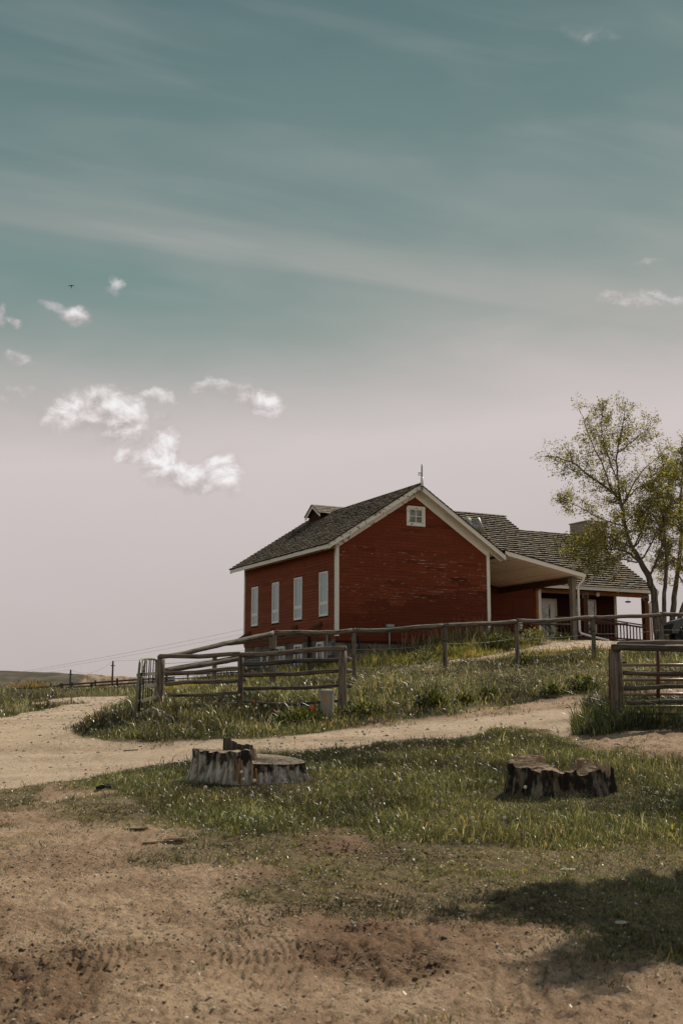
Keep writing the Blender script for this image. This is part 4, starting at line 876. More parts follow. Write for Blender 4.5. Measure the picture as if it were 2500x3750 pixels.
for py in (2415,2459,2513): log('rail',rel(1266,py,21.8),rel(1284,py-1,21.9),.045,.04,'log_grey',f2,n=3)
# the boxed corner strap on the big post
# right fence
f3=tag(empty('rail_fence',tuple(gpt(2257,18.5))),'thick post and log rails at the right end of the drive','fence'); ox=Vector(f3.location)
post([0,0,0],topz(2383,18.5)-ox.z,.100,'log_brown',f3,seg=16,rt=.095)
P=gpt(2860,18.9); post(list(Vector(P)-ox),topz(2380,18.9)-ox.z,.09,'log_brown',f3)
for (a,b_,r) in (((2240,2374),(2870,2376),.055),((2282,2467),(2870,2464),.037),((2284,2519),(2870,2512),.037),((2288,2572),(2870,2565),.035),((2296,2617),(2870,2615),.026)):
    log('rail',rel(*a,18.35),rel(*b_,18.7),r,r,'log_dark',f3)
log('rail',rel(2262,2360,18.45),rel(2870,2342,19.6),.038,.042,'log_grey',f3)
# red tube gate behind it
g2=tag(empty('tube_gate',tuple(Vector(at(2233,2600,19.0)))),'rusty red tube gate standing behind the right log rails','gate'); ox=Vector(g2.location)
for px,y0,y1,r in ((2233,2378,2608,.026),(2409,2383,2558,.030),(2700,2383,2558,.03)): mb=MB(); mb.tube([rel(px,y0,19.0),rel(px,y1,19.0)],r,8); mb.build('upright','gate_rust',g2,smooth=True)
for y0 in (2437,2491,2544,2590): mb=MB(); mb.tube([rel(2234,y0,19.05),rel(2700,y0-3,19.05)],.024,8); mb.build('tube_rail','gate_tube',g2,smooth=True)
mb=MB(); mb.beam(rel(2278,2427,18.4),rel(2293,2427,18.4),.03,.03); mb.build('latch','black_iron',g2)
# leaning metal gate on the left corner post
g1=tag(empty('metal_gate',tuple(Vector(at(492,2657,20.0)))),'leaning galvanised gate of bars hanging open from the left corner post','gate'); ox=Vector(g1.location)
N_=lambda px,py,D=20.0: rel(px,py,D); Fr=lambda px,py,D=23.3: rel(px,py,D)
def pth(name,pts,r,mt,seg=8): mb=MB(); mb.tube(pts,r,seg); mb.build(name,mt,g1,smooth=True)
pth('frame',[N_(490,2658),N_(500,2560),N_(509,2460),N_(512,2430),N_(514,2421,20.15),N_(519,2416,20.5),N_(530,2414,21),N_(550,2413,22),Fr(564,2414,22.9),Fr(571,2418),Fr(572,2428),Fr(571,2480),Fr(568,2540),Fr(565,2590)],.023,'gate_metal')
for (y0,y1) in ((2473,2466),(2520,2508),(2571,2553),(2622,2593)):
    mb=MB(); mb.beam(N_(503 if y0<2600 else 497,y0,20.1),Fr(571,y1,23.2),.03,.055); mb.build('crossbar','gate_metal',g1)
for k,(xt,xb) in enumerate(((523,508),(533,517),(539,528),(548,537),(554,543),(563,553))):
    D=20.3+k*.5; pth('bar',[rel(xt,2416,D),rel(xb,2640-k*9,D)],.012,'gate_dark' if k%2 else 'gate_metal',5)
pth('bar',[rel(520,2473,20.6),rel(534,2418,21)],.02,'gate_rust'); pth('upright',[rel(515,2478,20.3),rel(508,2606,20.3)],.024,'gate_dark')
for py in (2470,2573): mb=MB(); q_=rel(512 if py<2500 else 506,py,20.2); mb.box(q_.x-.03,q_.x+.05,q_.y-.04,q_.y+.04,q_.z-.025,q_.z+.025); mb.build('latch','black_iron',g1)
# barbed wire fence post behind, pipe fence on the crest
f4=tag(empty('wire_fence',tuple(gpt(784,34))),'thin wire fence with one grey post behind the log rails','fence'); ox=Vector(f4.location)
post([0,0,0],topz(2396,34)-ox.z,.075,'log_grey',f4)
P2=gpt(1060,35); post(list(Vector(P2)-ox),topz(2440,35)-ox.z,.05,'log_grey',f4)
for py in (2415,2440,2465): wire('wire',[rel(560,py+16,33),rel(784,py,34),rel(1060,py-5,35)],.005,'wire_dark',f4,.03)
f5=tag(empty('pipe_fence',tuple(gpt(700,44))),'low pipe rail fence on the crest beyond the log fence','fence'); ox=Vector(f5.location)
def rr(px,py,D=44): return rel(px,py,D)
for px,pyt in ((600,2478),(688,2469),(761,2466),(831,2459),(847,2460)):
    mb=MB(); mb.tube([rr(px,2515),rr(px,pyt)],.03,6); mb.build('post','gate_dark',f5)
for (y0,y1) in ((2476,2464),(2490,2477),(2504,2488)): mb=MB(); mb.tube([rr(560,y0),rr(890,y1-2)],.026,6); mb.build('rail','gate_dark',f5)
# far dark plank fence at the left
f6=tag(empty('ranch_fence',tuple(gpt(280,60))),'dark ranch fence crossing the far left in front of the hills','fence'); ox=Vector(f6.location)
for px,y0,y1,r in ((225,2503,2540,.09),(337,2504,2540,.09),(187,2503,2530,.05),(263,2499,2530,.05),(349,2492,2526,.05),(429,2485,2521,.06),(520,2478,2515,.06),(610,2472,2512,.06),(110,2513,2530,.04),(1,2518,2535,.04)):
    mb=MB(); mb.tube([rel(px,y1+8,60),rel(px,y0,60)],r,8); mb.build('post','log_dark',f6)
for a,b_ in (((-300,2545),(215,2514)),((215,2510),(640,2480)),((225,2520),(640,2492)),((215,2528),(337,2529)),((337,2524),(640,2505)),((-300,2550),(215,2522))):
    mb=MB(); mb.tube([rel(*a,60),rel(*b_,60)],.05,6); mb.build('rail','log_dark',f6)
# utility poles and lines
def upole(px,pyt,D,label):
    x=ray(px,2500)[0]*D; zb=float(gz(x,D)); zt_=topz(pyt,D); o=tag(empty('utility_pole',(x,D,zb)),label,'utility pole'); mb=MB(); mb.tube([(0,0,-.5),(0,0,zt_-zb)],[.12*D/110,.08*D/110],8); mb.build('pole','pole_wood',o)
    mb=MB(); mb.box(-.22,.22,-.04,.04,zt_-zb-.5,zt_-zb-.42); mb.build('crossarm','pole_wood',o)
    return Vector((x,D,zt_))
u1=upole(411,2421,112,'taller bare utility pole on the right against the sky'); u2=upole(257,2453,118,'shorter utility pole in front of the tan bluff')
for k,(a,b_) in enumerate(((at(-700,2570,105),at(1300,2212,90)),(at(-900,2590,120),at(1000,2300,110)),(at(-800,2475,118),u2),(u2,u1),(u1,at(1500,2270,100)))):
    o=tag(empty('power_line',tuple(a)),['highest power line rising to the right across the left sky','second power line rising behind the house corner','low power line crossing in front of the hills','short power line between the two poles','power line running from the taller pole to the house'][k],'power line')
    mb=MB(); A_=Vector((0,0,0)); B_=Vector(b_)-Vector(a); pts=[]
    for i in range(25): t_=i/24; c=A_.lerp(B_,t_); c.z-=1.2*4*t_*(1-t_)*.6; pts.append(c)
    mb.tube(pts,.008,4); mb.build('cable','wire_far',o)

# ================================================================ utility box, flags, small things
q=gpt(1198,20.8); pd=tag(empty('utility_pedestal',tuple(q),.5),'short grey utility box with orange lettering next to the fence end post','utility box')
a=.105
oct_=[(-a,-.06),(-.06,-a),(.06,-a),(a,-.06),(a,.06),(.06,a),(-.06,a),(-a,.06)]
H_=topz(2526,20.8)-q[2]
mb=MB(); mb.grid([[(x,y,z) for x,y in oct_] for z in (-.1,H_-.05)],True,cap=True); mb.build('housing','pedestal_grey',pd)
mb=MB(); mb.grid([[(x*k,y*k,z) for x,y in oct_] for z,k in ((H_-.05,1.1),(H_-.012,1.1),(H_,.6),(H_+.006,.1))],True,cap=True); mb.build('cap','pedestal_grey',pd)
mb=MB(); mb.box(-.112,-.10,-.052,.052,.0,.12); mb.box(.02,.023,-a-.003,-a+.002,.05,H_-.06); mb.build('hatch','meter_box',pd)
# lettering: short vertical warning text
def letters(mb,x,y0,z,s):   # block strokes standing on the left/front chamfer
    pass
mb=MB(); dirx=Vector((-.06+a,-a+.06,0)).normalized(); o0=Vector((-a,-.06,0)); nn=Vector((-1,-1,0)).normalized()*.003
def st_(u0,u1,z0,z1):
    p=o0+dirx*u0+nn; q_=o0+dirx*u1+nn; mb.face([(p.x,p.y,z0),(q_.x,q_.y,z0),(q_.x,q_.y,z1),(p.x,p.y,z1)])
zt0=H_-.06
for k in range(3): st_(.008+k*.018,.018+k*.018,zt0-.05,zt0-.01)
st_(.006,.058,zt0-.065,zt0-.056)
st_(.004,.02,zt0-.15,zt0-.075); st_(.044,.060,zt0-.15,zt0-.075); st_(.02,.044,zt0-.088,zt0-.075); st_(.024,.040,zt0-.15,zt0-.12)
st_(.01,.03,zt0-.17,zt0-.157); st_(.038,.056,zt0-.17,zt0-.157)
for k in range(6): st_(.012,.024,zt0-.215-k*.038,zt0-.19-k*.038)
mb.build('lettering','orange_mark',pd)
for (px,py,D,lb_,s_) in ((1146,2622,20.6,'largest orange marker flag, beside the grey utility box',1.0),(1006,2622,20.9,'small orange marker flag low in the weeds left of the utility box',.45),(931,2570,22.2,'tiny orange marker flag under the log rails by the thin post',.4)):
    x=ray(px,py)[0]*D; zb=float(gz(x,D)); o=tag(empty('marker_flag',(x,D,zb),.3),lb_,'marker flag','orange marker flags')
    mb=MB(); mb.tube([(0,0,0),(0.02,0,.22+.06*s_)],.003,4); mb.build('staff','black_iron',o)
    mb=MB(); zz=.10+.1*s_; mb.face([(-.06*s_,0,zz+.10*s_),(-.03*s_,.01,zz-.02),(.0,.015,zz+.02),(.0,.0,zz+.08*s_)]); mb.face([(0.0,0,zz+.10*s_),(.0,.015,zz-.02),(.07*s_,-.01,zz-.10*s_),(.03*s_,0,zz+.02)]); mb.build('flag','orange_flag',o)
# solar lantern hung on the fourth fence post
qq=Vector(at(1905,2296,30.4)); o=tag(empty('solar_lantern',tuple(qq)),'small black and white lantern fixed to a post of the pole fence','lantern')
mb=MB(); mb.box(-.05,.05,-.02,.05,-.10,.12); mb.build('backplate','cream_soffit',o); mb=MB(); mb.tube([(0.01,-.05,-.06),(0.01,-.05,.07)],[.038,.045],10); mb.build('glass','vinyl_white',o)
mb=MB()
for k in range(6): a_=k*1.047; mb.tube([(0.01+.046*math.cos(a_),-.05+.046*math.sin(a_),-.07),(0.01+.05*math.cos(a_),-.05+.05*math.sin(a_),.08)],.005,4)
mb.box(-.045,.065,-.11,.0,.07,.09); mb.box(-.04,.06,-.1,0,-.08,-.065); mb.box(-.045,.065,-.105,.0,-.005,.005); mb.build('cage','black_iron',o)
# stones and wood scraps
def rock(name,lb_,cat,px,py,D,sx,sy,sz,mt,group=None,rz=0):
    x=ray(px,py)[0]*D; o=tag(empty(name,(x,D,float(gz(x,D))),rz),lb_,cat,group); n=14; P=[]
    for i in range(7):
        ph=-math.pi/2+math.pi*i/6
        P.append([(sx*math.cos(ph)*math.cos(k*6.283/n)*(1+random.gauss(0,.09)),sy*math.cos(ph)*math.sin(k*6.283/n)*(1+random.gauss(0,.09)),sz*(.55+math.sin(ph)*.7)*(1+random.gauss(0,.1))) for k in range(n)])
    mb=MB(); mb.grid(P,True,cap=True,uvf=lambda a,b:(a,b)); mb.build('chunk' if 'wood' in mt else 'block',mt,o)
rock('wood_chunk','blackened chunk of wood on the low grass left of the stumps','wood chunk',388,2908,14.3,.13,.06,.05,'char_wood',rz=.1)
rock('field_stone','pale flat stone on the dirt between right stump and log rails','stone',2262,2738,16.8,.06,.04,.02,'stone_pale')
rock('field_stone','pale stone in the grass just right of the broken stump','stone',2434,2810,15.2,.075,.05,.03,'stone_pale')
rock('field_stone','flat grey stone in the shaded patch of yard at lower right','stone',2275,3382,8.3,.05,.035,.018,'stone_pale',rz=.3)
rock('field_stone','flat grey stone in the sunlit short grass above the shade','stone',2085,3182,10.1,.075,.04,.012,'stone_pale')
rock('field_stone','small pale stone near the bottom edge of the bare soil','stone',768,3670,6.5,.015,.012,.009,'stone_pale')
for (px,py,D,lb_) in ((500,3040,11.7,'long splintered piece of bark lying on the dirt'),(565,3085,11.2,'reddish bark piece lying below the long one'),(645,3090,11.2,'short curled bark piece on the dirt, rightmost of the scraps'),(480,2725,18.0,'dark stick lying at the far edge of the drive')):
    x=ray(px,py)[0]*D; o=tag(empty('bark_scrap',(x,D,float(gz(x,D))+.012),random.uniform(-.3,.3)),lb_,'bark scrap','bark scraps'); mb=MB()
    for k in range(4): w_=random.uniform(.07,.14); mb.beam((-w_,-.03+k*.02,random.uniform(-.005,.01)),(w_*.9,-.03+k*.02+random.gauss(0,.01),random.uniform(0,.02)),.022,.012,col=vary(.3))
    mb.build('splinters','chip_wood' if px!=480 else 'bark',o)

# ================================================================ stumps
def stump(name,lb_,c,a_,b_,H,rim,mats,flare,seedv,lobes):
    cz=float(gz(c[0],c[1]))-(.04 if seedv==3 else .12); o=tag(empty(name,(c[0],c[1],cz)),lb_,'tree stump'); rs=np.random.default_rng(seedv)
    n=420; th=np.arange(n)*2*math.pi/n
    base=1+sum(am*np.cos(k*th+ph) for k,am,ph in lobes); groove=sum(rs.uniform(.003,.009)*np.cos(k*th+rs.uniform(0,6)) for k in range(9,60,4)); crack=sum(-.04*np.exp(-((np.angle(np.exp(1j*(th-a0))))/.018)**2) for a0 in rs.uniform(0,6.28,16)); groove=groove+crack
    def Rr(t): 
        return base*(1+flare*(1-t)**2.6)*(1+groove*(1.2-.4*t)+.02*np.cos(7*th+2)*(1-t))
    x0=a_*base*np.cos(th)*.97; y0=b_*base*np.sin(th)*.97
    Ht=np.array([rim(1.0,t_,x,y) for t_,x,y in zip(th,x0,y0)])
    mb=MB(); P=[]; m_=14
    for i in range(m_+1):
        t_=i/m_; rr_=Rr(t_); P.append([(a_*rr_[k]*(1+rs.normal(0,.006))*math.cos(th[k]),b_*rr_[k]*(1+rs.normal(0,.006))*math.sin(th[k]),Ht[k]*t_) for k in range(n)])
    mb.grid(P,True,uvf=lambda a,b:(b/n*6.283*.65,a/m_)); mb.build('trunk',mats[0],o,smooth=False)
    mb=MB(); Q=[]; rr_=Rr(1.0)
    for r_ in (1.0,.97,.93,.88,.82,.76,.70,.64,.58,.52,.46,.40,.34,.28,.2,.1,.01):
        Q.append([])
        for k in range(n):
            x=a_*rr_[k]*r_*math.cos(th[k]); y=b_*rr_[k]*r_*math.sin(th[k]); Q[-1].append((x,y,(Ht[k] if r_==1 else rim(r_,th[k],x,y))+ (0 if r_==1 else float(rs.normal(0,.0025)))))
    mb.grid(Q,True); mb.build('cut_surface',mats[1],o); return o
H1=.44
def rim1(r,t_,x,y):
    split=.06+.03*math.sin(y*9)
    if x<split: 
        z=H1-.012-.055*max(0,y)*0+ .02*math.sin(x*5)-.10*max(0,y)
        if r<.85 and x>-.35 and y>-.22: z-=.17*sstepf(x,-.35,-.05)*sstepf(y,-.25,-.05)
        return z+ .012*math.sin(t_*23)
    k=sstepf(x,split,split+.015)
    return H1-.012-(.12-.15*max(-.3,y)*.8+.04*x)*k
def sstepf(x,a,b): t=max(0,min(1,(x-a)/(b-a))); return t*t*(3-2*t)
c=stumpsC[0][0]
s1=stump('tree_stump','left stump, sawn flat on two levels, with pale streaked sides',(c[0]+.0,14.95),.70,.44,H1,rim1,('stump_bark','stump_top'),.13,3,[(2,.02,1),(3,.035,.5),(5,.02,2)])
mb=MB()
for k,(dx,dy,h,w_) in enumerate(((-.29,.26,.13,.06),(-.235,.25,.09,.05),(-.20,.23,.075,.045),(-.15,.26,.05,.04),(-.08,.2,.04,.035),(-.02,.16,.05,.03),(.02,.1,.04,.03),(.04,.0,.045,.03))):
    mb.hexa([(dx-w_,dy-.04,.27),(dx+w_,dy-.03,.27),(dx+w_,dy+.04,.27),(dx-w_,dy+.05,.27),(dx-w_*.9,dy-.035,H1+h),(dx+w_*.8,dy-.02,H1+h*.92),(dx+w_*.8,dy+.03,H1+h*.9),(dx-w_*.9,dy+.04,H1+h*1.03)],(1,1,1))
mb.build('snag','log_dark',s1)
mb=MB()
for k in range(26):   # split brown wood between the two levels
    x_=random.uniform(-.10,.16); y_=-.43+.10*abs(x_)+random.uniform(-.03,.05); h_=random.uniform(.12,.40)*(1 if x_<.1 else .7); w_=random.uniform(.012,.03)
    mb.hexa([(x_-w_*1.3,y_-.03,0),(x_+w_*1.3,y_-.03,0),(x_+w_,y_+.06,0),(x_-w_,y_+.06,0),(x_-w_*.6,y_+.01,h_),(x_+w_*.5,y_+.015,h_*.96),(x_+w_*.4,y_+.08,h_*.97),(x_-w_*.5,y_+.08,h_)],vary(.3))
mb.build('split_wood','split_wood',s1)
# orange fungus-like rotten pulp on the left side
H2=.46
def rim2(r,t_,x,y):
    # ring-shaped shell round a rotten hollow, broken open at the back
    z=.345
    yy=max(0,min(.75,y+.40))
    z+=sstepf(-x,.0,.16)*(.02+.20*yy)+sstepf(x,.18,.28)*(.015+.15*yy)
    if -.10<x<.22 and y>.10: z=.14+.05*math.sin(x*30)
    rad=math.hypot((x-.05)/.30,(y-.08)/.22)
    if rad<1 and y>-.14 and x>-.22: z=min(z,.12+.24*max(0,(rad-.78)/.22))
    if x>.38: z-=.06*abs(math.sin(x*40))
    if r>.72: z+=[0,.03,-.02,.012,-.045,.02,-.01,.035,-.03,.0,.02,-.05,.01][int((t_%6.283)/.235)%13]*(1.0 if x>.1 else .4)
    z+=.004*math.sin(t_*31)+.006*math.sin(t_*13)
    return z
c=stumpsC[1][0]
s2=stump('tree_stump','right stump, hollow and broken open, with dark weathered sides',(at(2048,2900,13.5)[0],13.5),.585,.42,H2,rim2,('stump_bark_dark','stump_top_brown'),.16,9,[(2,.03,2.4),(3,.05,1.5),(4,.03,.3),(7,.02,1)])

# ================================================================ hills beyond
hx=np.linspace(-1,1,420); sk_px=np.array([-2500,-900,-300,0,100,230,300,400,500,600,760,1000,1500,3200,6000]); sk_py=np.array([2440,2445,2452,2459,2462,2471,2476,2480,2487,2493,2515,2540,2556,2560,2562])
def hill():
    n=520; m_=60; px=np.linspace(-2500,5500,n); sk=np.interp(px,sk_px,sk_py)
    D0=1100.; x=(px-1250)/F/CP*D0*1.0; top=np.array([ray(1250,s_)[2] for s_ in sk])*D0*1.13+ (fbm(px*.01,px*0,1,4)-.5)*2.0
    V_=[]; 
    for j in range(m_):
        t_=j/(m_-1); y=D0+t_*150
        gully=(fbm(px*.05,px*0+t_*2.2,1.0,4,.6)-.5)
        # cliffs between px 225 and 480
        cl_=sstep(px,215,250)*sstep(px,520,440)
        prof=(1-cl_)*(t_**.8)+cl_*sstep(t_+gully*.35,.25,.75)
        z=-6+(top+6)*prof+gully*9*np.sin(t_*3.14)
        V_.append(np.stack([x*(1+0*t_),np.full(n,y)+gully*55*np.sin(t_*3.14),z],-1))
    for t_ in (.2,.6,1.0):
        V_.append(np.stack([x,np.full(n,D0+150+t_*400),top-t_*t_*25],-1))
    V_=np.array(V_); a,b=V_.shape[:2]; ii=np.arange(a*b).reshape(a,b); q=np.stack([ii[:-1,:-1],ii[:-1,1:],ii[1:,1:],ii[1:,:-1]],-1).reshape(-1,4)
    cl_=sstep(px,215,250)*sstep(px,520,440); tn=np.zeros((a,b,3)); tn[...,0]=cl_[None,:]
    o=npmesh('hills',V_.reshape(-1,3),q.ravel(),np.full(len(q),4),'hill_mat',tn.reshape(-1,3),smooth=True); o['kind']='structure'
m,t,b=mat('hill_mat',.95,.05); p=t.new('ShaderNodeTexCoord').outputs['Object']; geo=t.new('ShaderNodeNewGeometry'); _,_,nz=t.sep(geo.outputs['Normal'])
n1=t.noise(p,.05,5,.6); n2=t.noise(t.vm('MULTIPLY',p,(.12,.12,.02)),1,5,.6); c_,_,_=t.sep(t.attr('tint'))
gcl=t.mix(t.ss(n1,.35,.65),(.070,.062,.045),(.125,.108,.078)); rk=t.mix(t.ss(n2,.35,.65),(.17,.12,.085),(.38,.28,.20))
fc=t.mix(t.m('MULTIPLY',c_,t.ss(t.m('ADD',n2,t.m('MULTIPLY',t.m('SUBTRACT',1.0,nz),2.0)),.42,.55)),gcl,rk); t.put(b.inputs['Base Color'],fc); M['hill_mat']=m
hill()

# ================================================================ parked truck at the right edge
D=51.0; xl=float(at(2461,2340,D)[0]); zg=float(gz(xl+1,D)); tr=tag(empty('parked_truck',(xl,D,zg)),'dark truck at the right edge behind the pole fence, only its fender and wheel showing','truck')
mb=MB()
prof=[(0.0,.42),(.02,.62),(.12,.86),(.3,1.02),(.55,1.12),(1.6,1.18),(2.0,1.22),(2.5,1.82),(4.0,1.86),(4.25,1.2),(5.6,1.18),(5.65,.5)]
bot=[(5.0,.42),(4.95,.62),(4.7,.8),(4.4,.8),(4.15,.62),(4.1,.42),(1.25,.42),(1.2,.62),(.95,.84),(.6,.84),(.35,.62),(.3,.42)]
for ya,yb in ((0,1.9),):
    pl=prof+bot; a=[(x,ya,z) for x,z in pl]; b_=[(x,yb,z) for x,z in pl]; n=len(pl)
    mb.face(a); mb.face(b_[::-1])
    for i in range(n): j=(i+1)%n; mb.face([a[j],a[i],b_[i],b_[j]])
mb.build('body','truck_paint',tr)
mb=MB(); mb.face([(2.15,-.01,1.25),(3.9,-.01,1.25),(3.85,-.01,1.72),(2.5,-.01,1.72)]); mb.build('window','pane_dark',tr)
for wx_ in (.78,4.55):
    for wy in (.0,1.6):
        mb=MB(); P=[[(wx_+r_*math.cos(k*.2618),wy+yy,.39+r_*math.sin(k*.2618)) for k in range(24)] for r_,yy in ((.22,.05),(.36,.0),(.39,.05),(.39,.22),(.36,.27),(.22,.25))]; mb.grid(P,True,cap=True); wh=mb.build('wheel','tyre',tr)
        mb=MB(); mb.tube([(wx_,wy+.02,.39),(wx_,wy+.06,.39)],[.2,.2],14); mb.build('rim','galvanised',wh)

# ================================================================ bird
q=at(261,1046,46.0); bd=tag(empty('swallow',tuple(q)),'small dark swallow flying high at the left','bird')
mb=MB()
mb.tube([(0,-.02,.045),(0,-.01,.03),(0,0,.0),(0,.02,-.05),(0,.03,-.085)],[.008,.02,.024,.016,.006],8)
for sg in (-1,1):
    w_=[[(sg*.01,-.012,.02),(sg*.06,0,.032),(sg*.11,.01,.012),(sg*.155,.02,-.028)],[(sg*.01,.012,-.012),(sg*.05,.01,.006),(sg*.10,.02,-.006),(sg*.155,.022,-.031)]]
    mb.grid(w_); mb.face([(sg*.002,.02,-.07),(sg*.016,.02,-.07),(sg*.034,.03,-.135)])
mb.build('body','bird_feather',bd)

# ================================================================ vegetation
def pxy(x,y): return pix(x,y,gz(x,y))
# A: tall grass round the stumps
def grass_zone(name,label,cat,n,y0,y1,keep,hfun,wfun,cols,wts,lean=(.1,.75),k=7,sp=.05,pw=1.5,rlim=.42,var=.25,windy=0):
    x,y=scatter(n//k,y0,y1,pw,rlim); nc=len(x); x,y=clump(x,y,k,sp); cf1=np.repeat(rng.lognormal(0,.30,nc),k); hf1=np.repeat(rng.lognormal(-.04,.38,nc)*(1+.7*(rng.random(nc)<.06)),k); ok=(y>y0*.97); x,y,cf1,hf1=x[ok],y[ok],cf1[ok],hf1[ok]
    kp=keep(x,y); sel=rng.random(len(x))<kp; x,y,kp,cf1,hf1=x[sel],y[sel],kp[sel],cf1[sel],hf1[sel]
    sel=clear_stump(x,y)&clear_house(x,y); x,y,kp,cf1,hf1=x[sel],y[sel],kp[sel],cf1[sel],hf1[sel]
    if len(x)==0: return
    z=gz(x,y)-.01; h=hfun(x,y,kp)*np.minimum(hf1,2.2); P=np.stack([x,y,z],-1)
    cf=fbm(x,y,.8,3); c=pick(len(x),cols,wts,var)*(cf1*(0.35+1.3*sstep(cf,.25,.75)))[:,None]*np.stack([.9+.25*fbm(x+31,y,.9,3),np.ones(len(x)),np.ones(len(x))],-1)
    az=None
    if windy: az=rng.normal(2.6,1.2,len(x))
    o=blades(name,P,h,wfun(x,y),rng.uniform(lean[0],lean[1],len(x)),c,az=az); tag(o,label,cat,kind='stuff'); print(name,len(x)); return o
def open_(x,y): return sstep(samp(OPEN,x,y)+(fbm(x,y,2.2,4,.6)-.5)*1.7,.28,.60)*np.clip(1-1.3*samp(gravel,x,y),0,1)
def patch(x,y,s,lo,hi): return sstep(fbm(x+77,y+13,s,3),lo,hi)
G0=[(.045,.050,.020),(.090,.097,.038),(.145,.143,.066),(.25,.245,.17),(.34,.27,.16)]
def taper(x,y):
    t_=sstep(samp(OPEN,x,y)+(fbm(x+9,y,1.4,3)-.5)*.5,.25,.98); return .25+.75*t_
def lowstump(x,y):
    k=np.ones(len(x))
    for c,a_,b_ in stumpsC:
        d=((x-c[0])/(a_+.35))**2+((y-(c[1]-.35))/(b_+.55))**2; k=np.minimum(k,.42+.58*sstep(d,.7,1.6))
    return k
hA=lambda x,y,k: (.022+.10*fbm(x+5,y,1.3,3)+.02*k)*rng.uniform(.4,1.25,len(x))*taper(x,y)*lowstump(x,y)
grass_zone('tall_grass','tall green grass around the two stumps','grass',480000,10.2,19.8,lambda x,y:open_(x,y)*(1-.25*patch(x,y,2.5,.5,.7)),hA,lambda x,y:rng.uniform(.004,.009,len(x)),G0,(3,4,3,.8,.7),lean=(.2,1.05))
# B: slope between drive and house
def purple(x,y):
    a,b=pxy(x,y); return sstep(a,1250,1600)*sstep(np.abs(b-2515),60,20)
def mound(x,y):
    a,b=pxy(x,y); return sstep(y,34,38)*sstep(a,1180,1300)
hB=lambda x,y,k:(.04+.18*fbm(x+5,y,.9,3))*rng.uniform(.4,1.3,len(x))*taper(x,y)
grass_zone('slope_grass','grass and weeds on the slope under the pole fence','grass',330000,18.4,37,lambda x,y:open_(x,y)*(1-.35*patch(x,y,1.2,.5,.7)),hB,lambda x,y:rng.uniform(.010,.019,len(x)),[(.050,.054,.020),(.098,.102,.045),(.160,.150,.074),(.27,.25,.18),(.38,.30,.19)],(3,4,3,1,1),pw=1.6,sp=.08,lean=(.15,.95))
# C: hillside near the house and the left verge (paler, drier)
def keepC(x,y):
    return open_(x,y)*(1-.3*patch(x,y,1.2,.5,.7))
grass_zone('hill_grass','yellow green grass on the bank below the gable wall','grass',150000,35,52,lambda x,y:keepC(x,y)*(x>-6),lambda x,y,k:(.08+.24*fbm(x+5,y,.7,3))*rng.uniform(.5,1.3,len(x))*taper(x,y),lambda x,y:rng.uniform(.018,.03,len(x)),[(.15,.145,.035),(.24,.21,.05),(.30,.25,.08),(.08,.085,.03)],(3,4,2,2),pw=1.6,sp=.12,lean=(.1,.6))
grass_zone('verge_grass','greyish sage and grass along the far side of the bend','grass',90000,24,66,lambda x,y:open_(x,y)*(x<-5.5),lambda x,y,k:(.06+.26*fbm(x+5,y,.6,3))*rng.uniform(.5,1.2,len(x))*np.interp(y,(30,55),(1,.45)),lambda x,y:rng.uniform(.018,.034,len(x)),[(.11,.11,.07),(.15,.145,.10),(.09,.085,.05),(.19,.16,.10)],(3,3,2,1.5),pw=1.5,sp=.12)
# D: low growth in the yard
def keepD(x,y): return np.clip(np.maximum(samp(short,x,y)*1.1,sstep(samp(OPEN,x,y),.02,.3)*sstep(fbm(x,y,2.6,4,.6),.40,.58)),0,1)*(1-samp(gravel,x,y))*np.clip(1-2*samp(m_ch,x,y),0,1)
grass_zone('yard_grass','short trodden grass and clover patches in the bare yard','grass',330000,4.6,17,keepD,lambda x,y,k:(.012+.030*fbm(x,y,3,3))*rng.uniform(.5,1.5,len(x)),lambda x,y:rng.uniform(.004,.009,len(x)),[(.060,.068,.020),(.10,.105,.032),(.15,.14,.045),(.27,.20,.12)],(3,4,2,1.2),k=12,sp=.035,pw=1.3,lean=(.3,1.2))
def keepE(x,y): return samp(soil,x,y)*(.05+.55*patch(x,y,1.7,.55,.72))*np.clip(1-1.5*samp(m_ch,x,y),0,1)*(1-samp(gravel,x,y))
grass_zone('sparse_tufts','sparse tufts and dry bits over the bare soil','grass',170000,4.6,22,keepE,lambda x,y,k:(.010+.028*fbm(x,y,3,3))*rng.uniform(.5,1.6,len(x)),lambda x,y:rng.uniform(.004,.009,len(x)),[(.05,.058,.02),(.09,.092,.035),(.24,.18,.11),(.33,.25,.16)],(3,3,2,1.3),k=9,sp=.025,pw=1.2,lean=(.4,1.4))
def keepF(x,y):
    g_=samp(GBL,x,y); return np.clip(1-np.abs(g_-.42)*2.6,0,1)*sstep(fbm(x,y,2.4,4,.6),.38,.6)+samp(m_med,x,y)*.8
grass_zone('road_edge_grass','low thin grass creeping over the gravel edges','grass',200000,13,45,keepF,lambda x,y,k:rng.uniform(.015,.06,len(x))*(1+y/40),lambda x,y:rng.uniform(.006,.014,len(x)),[(.07,.075,.03),(.12,.115,.05),(.22,.18,.10)],(3,3,1),k=6,sp=.05,pw=1.5,lean=(.2,1.1))
tpoly=[(2095,2690),(2120,2640),(2190,2580),(2240,2545),(2300,2560),(2420,2575),(3300,2560),(3300,2680),(2500,2672),(2330,2665),(2240,2690),(2160,2705)]
def keepT(x,y):
    a,b=pxy(x,y); return inpoly(a+(fbm(x,y,3,3)-.5)*40,b+(fbm(x+9,y,3,3)-.5)*25,tpoly)*(.25+.75*sstep(2420-a,-60,120))
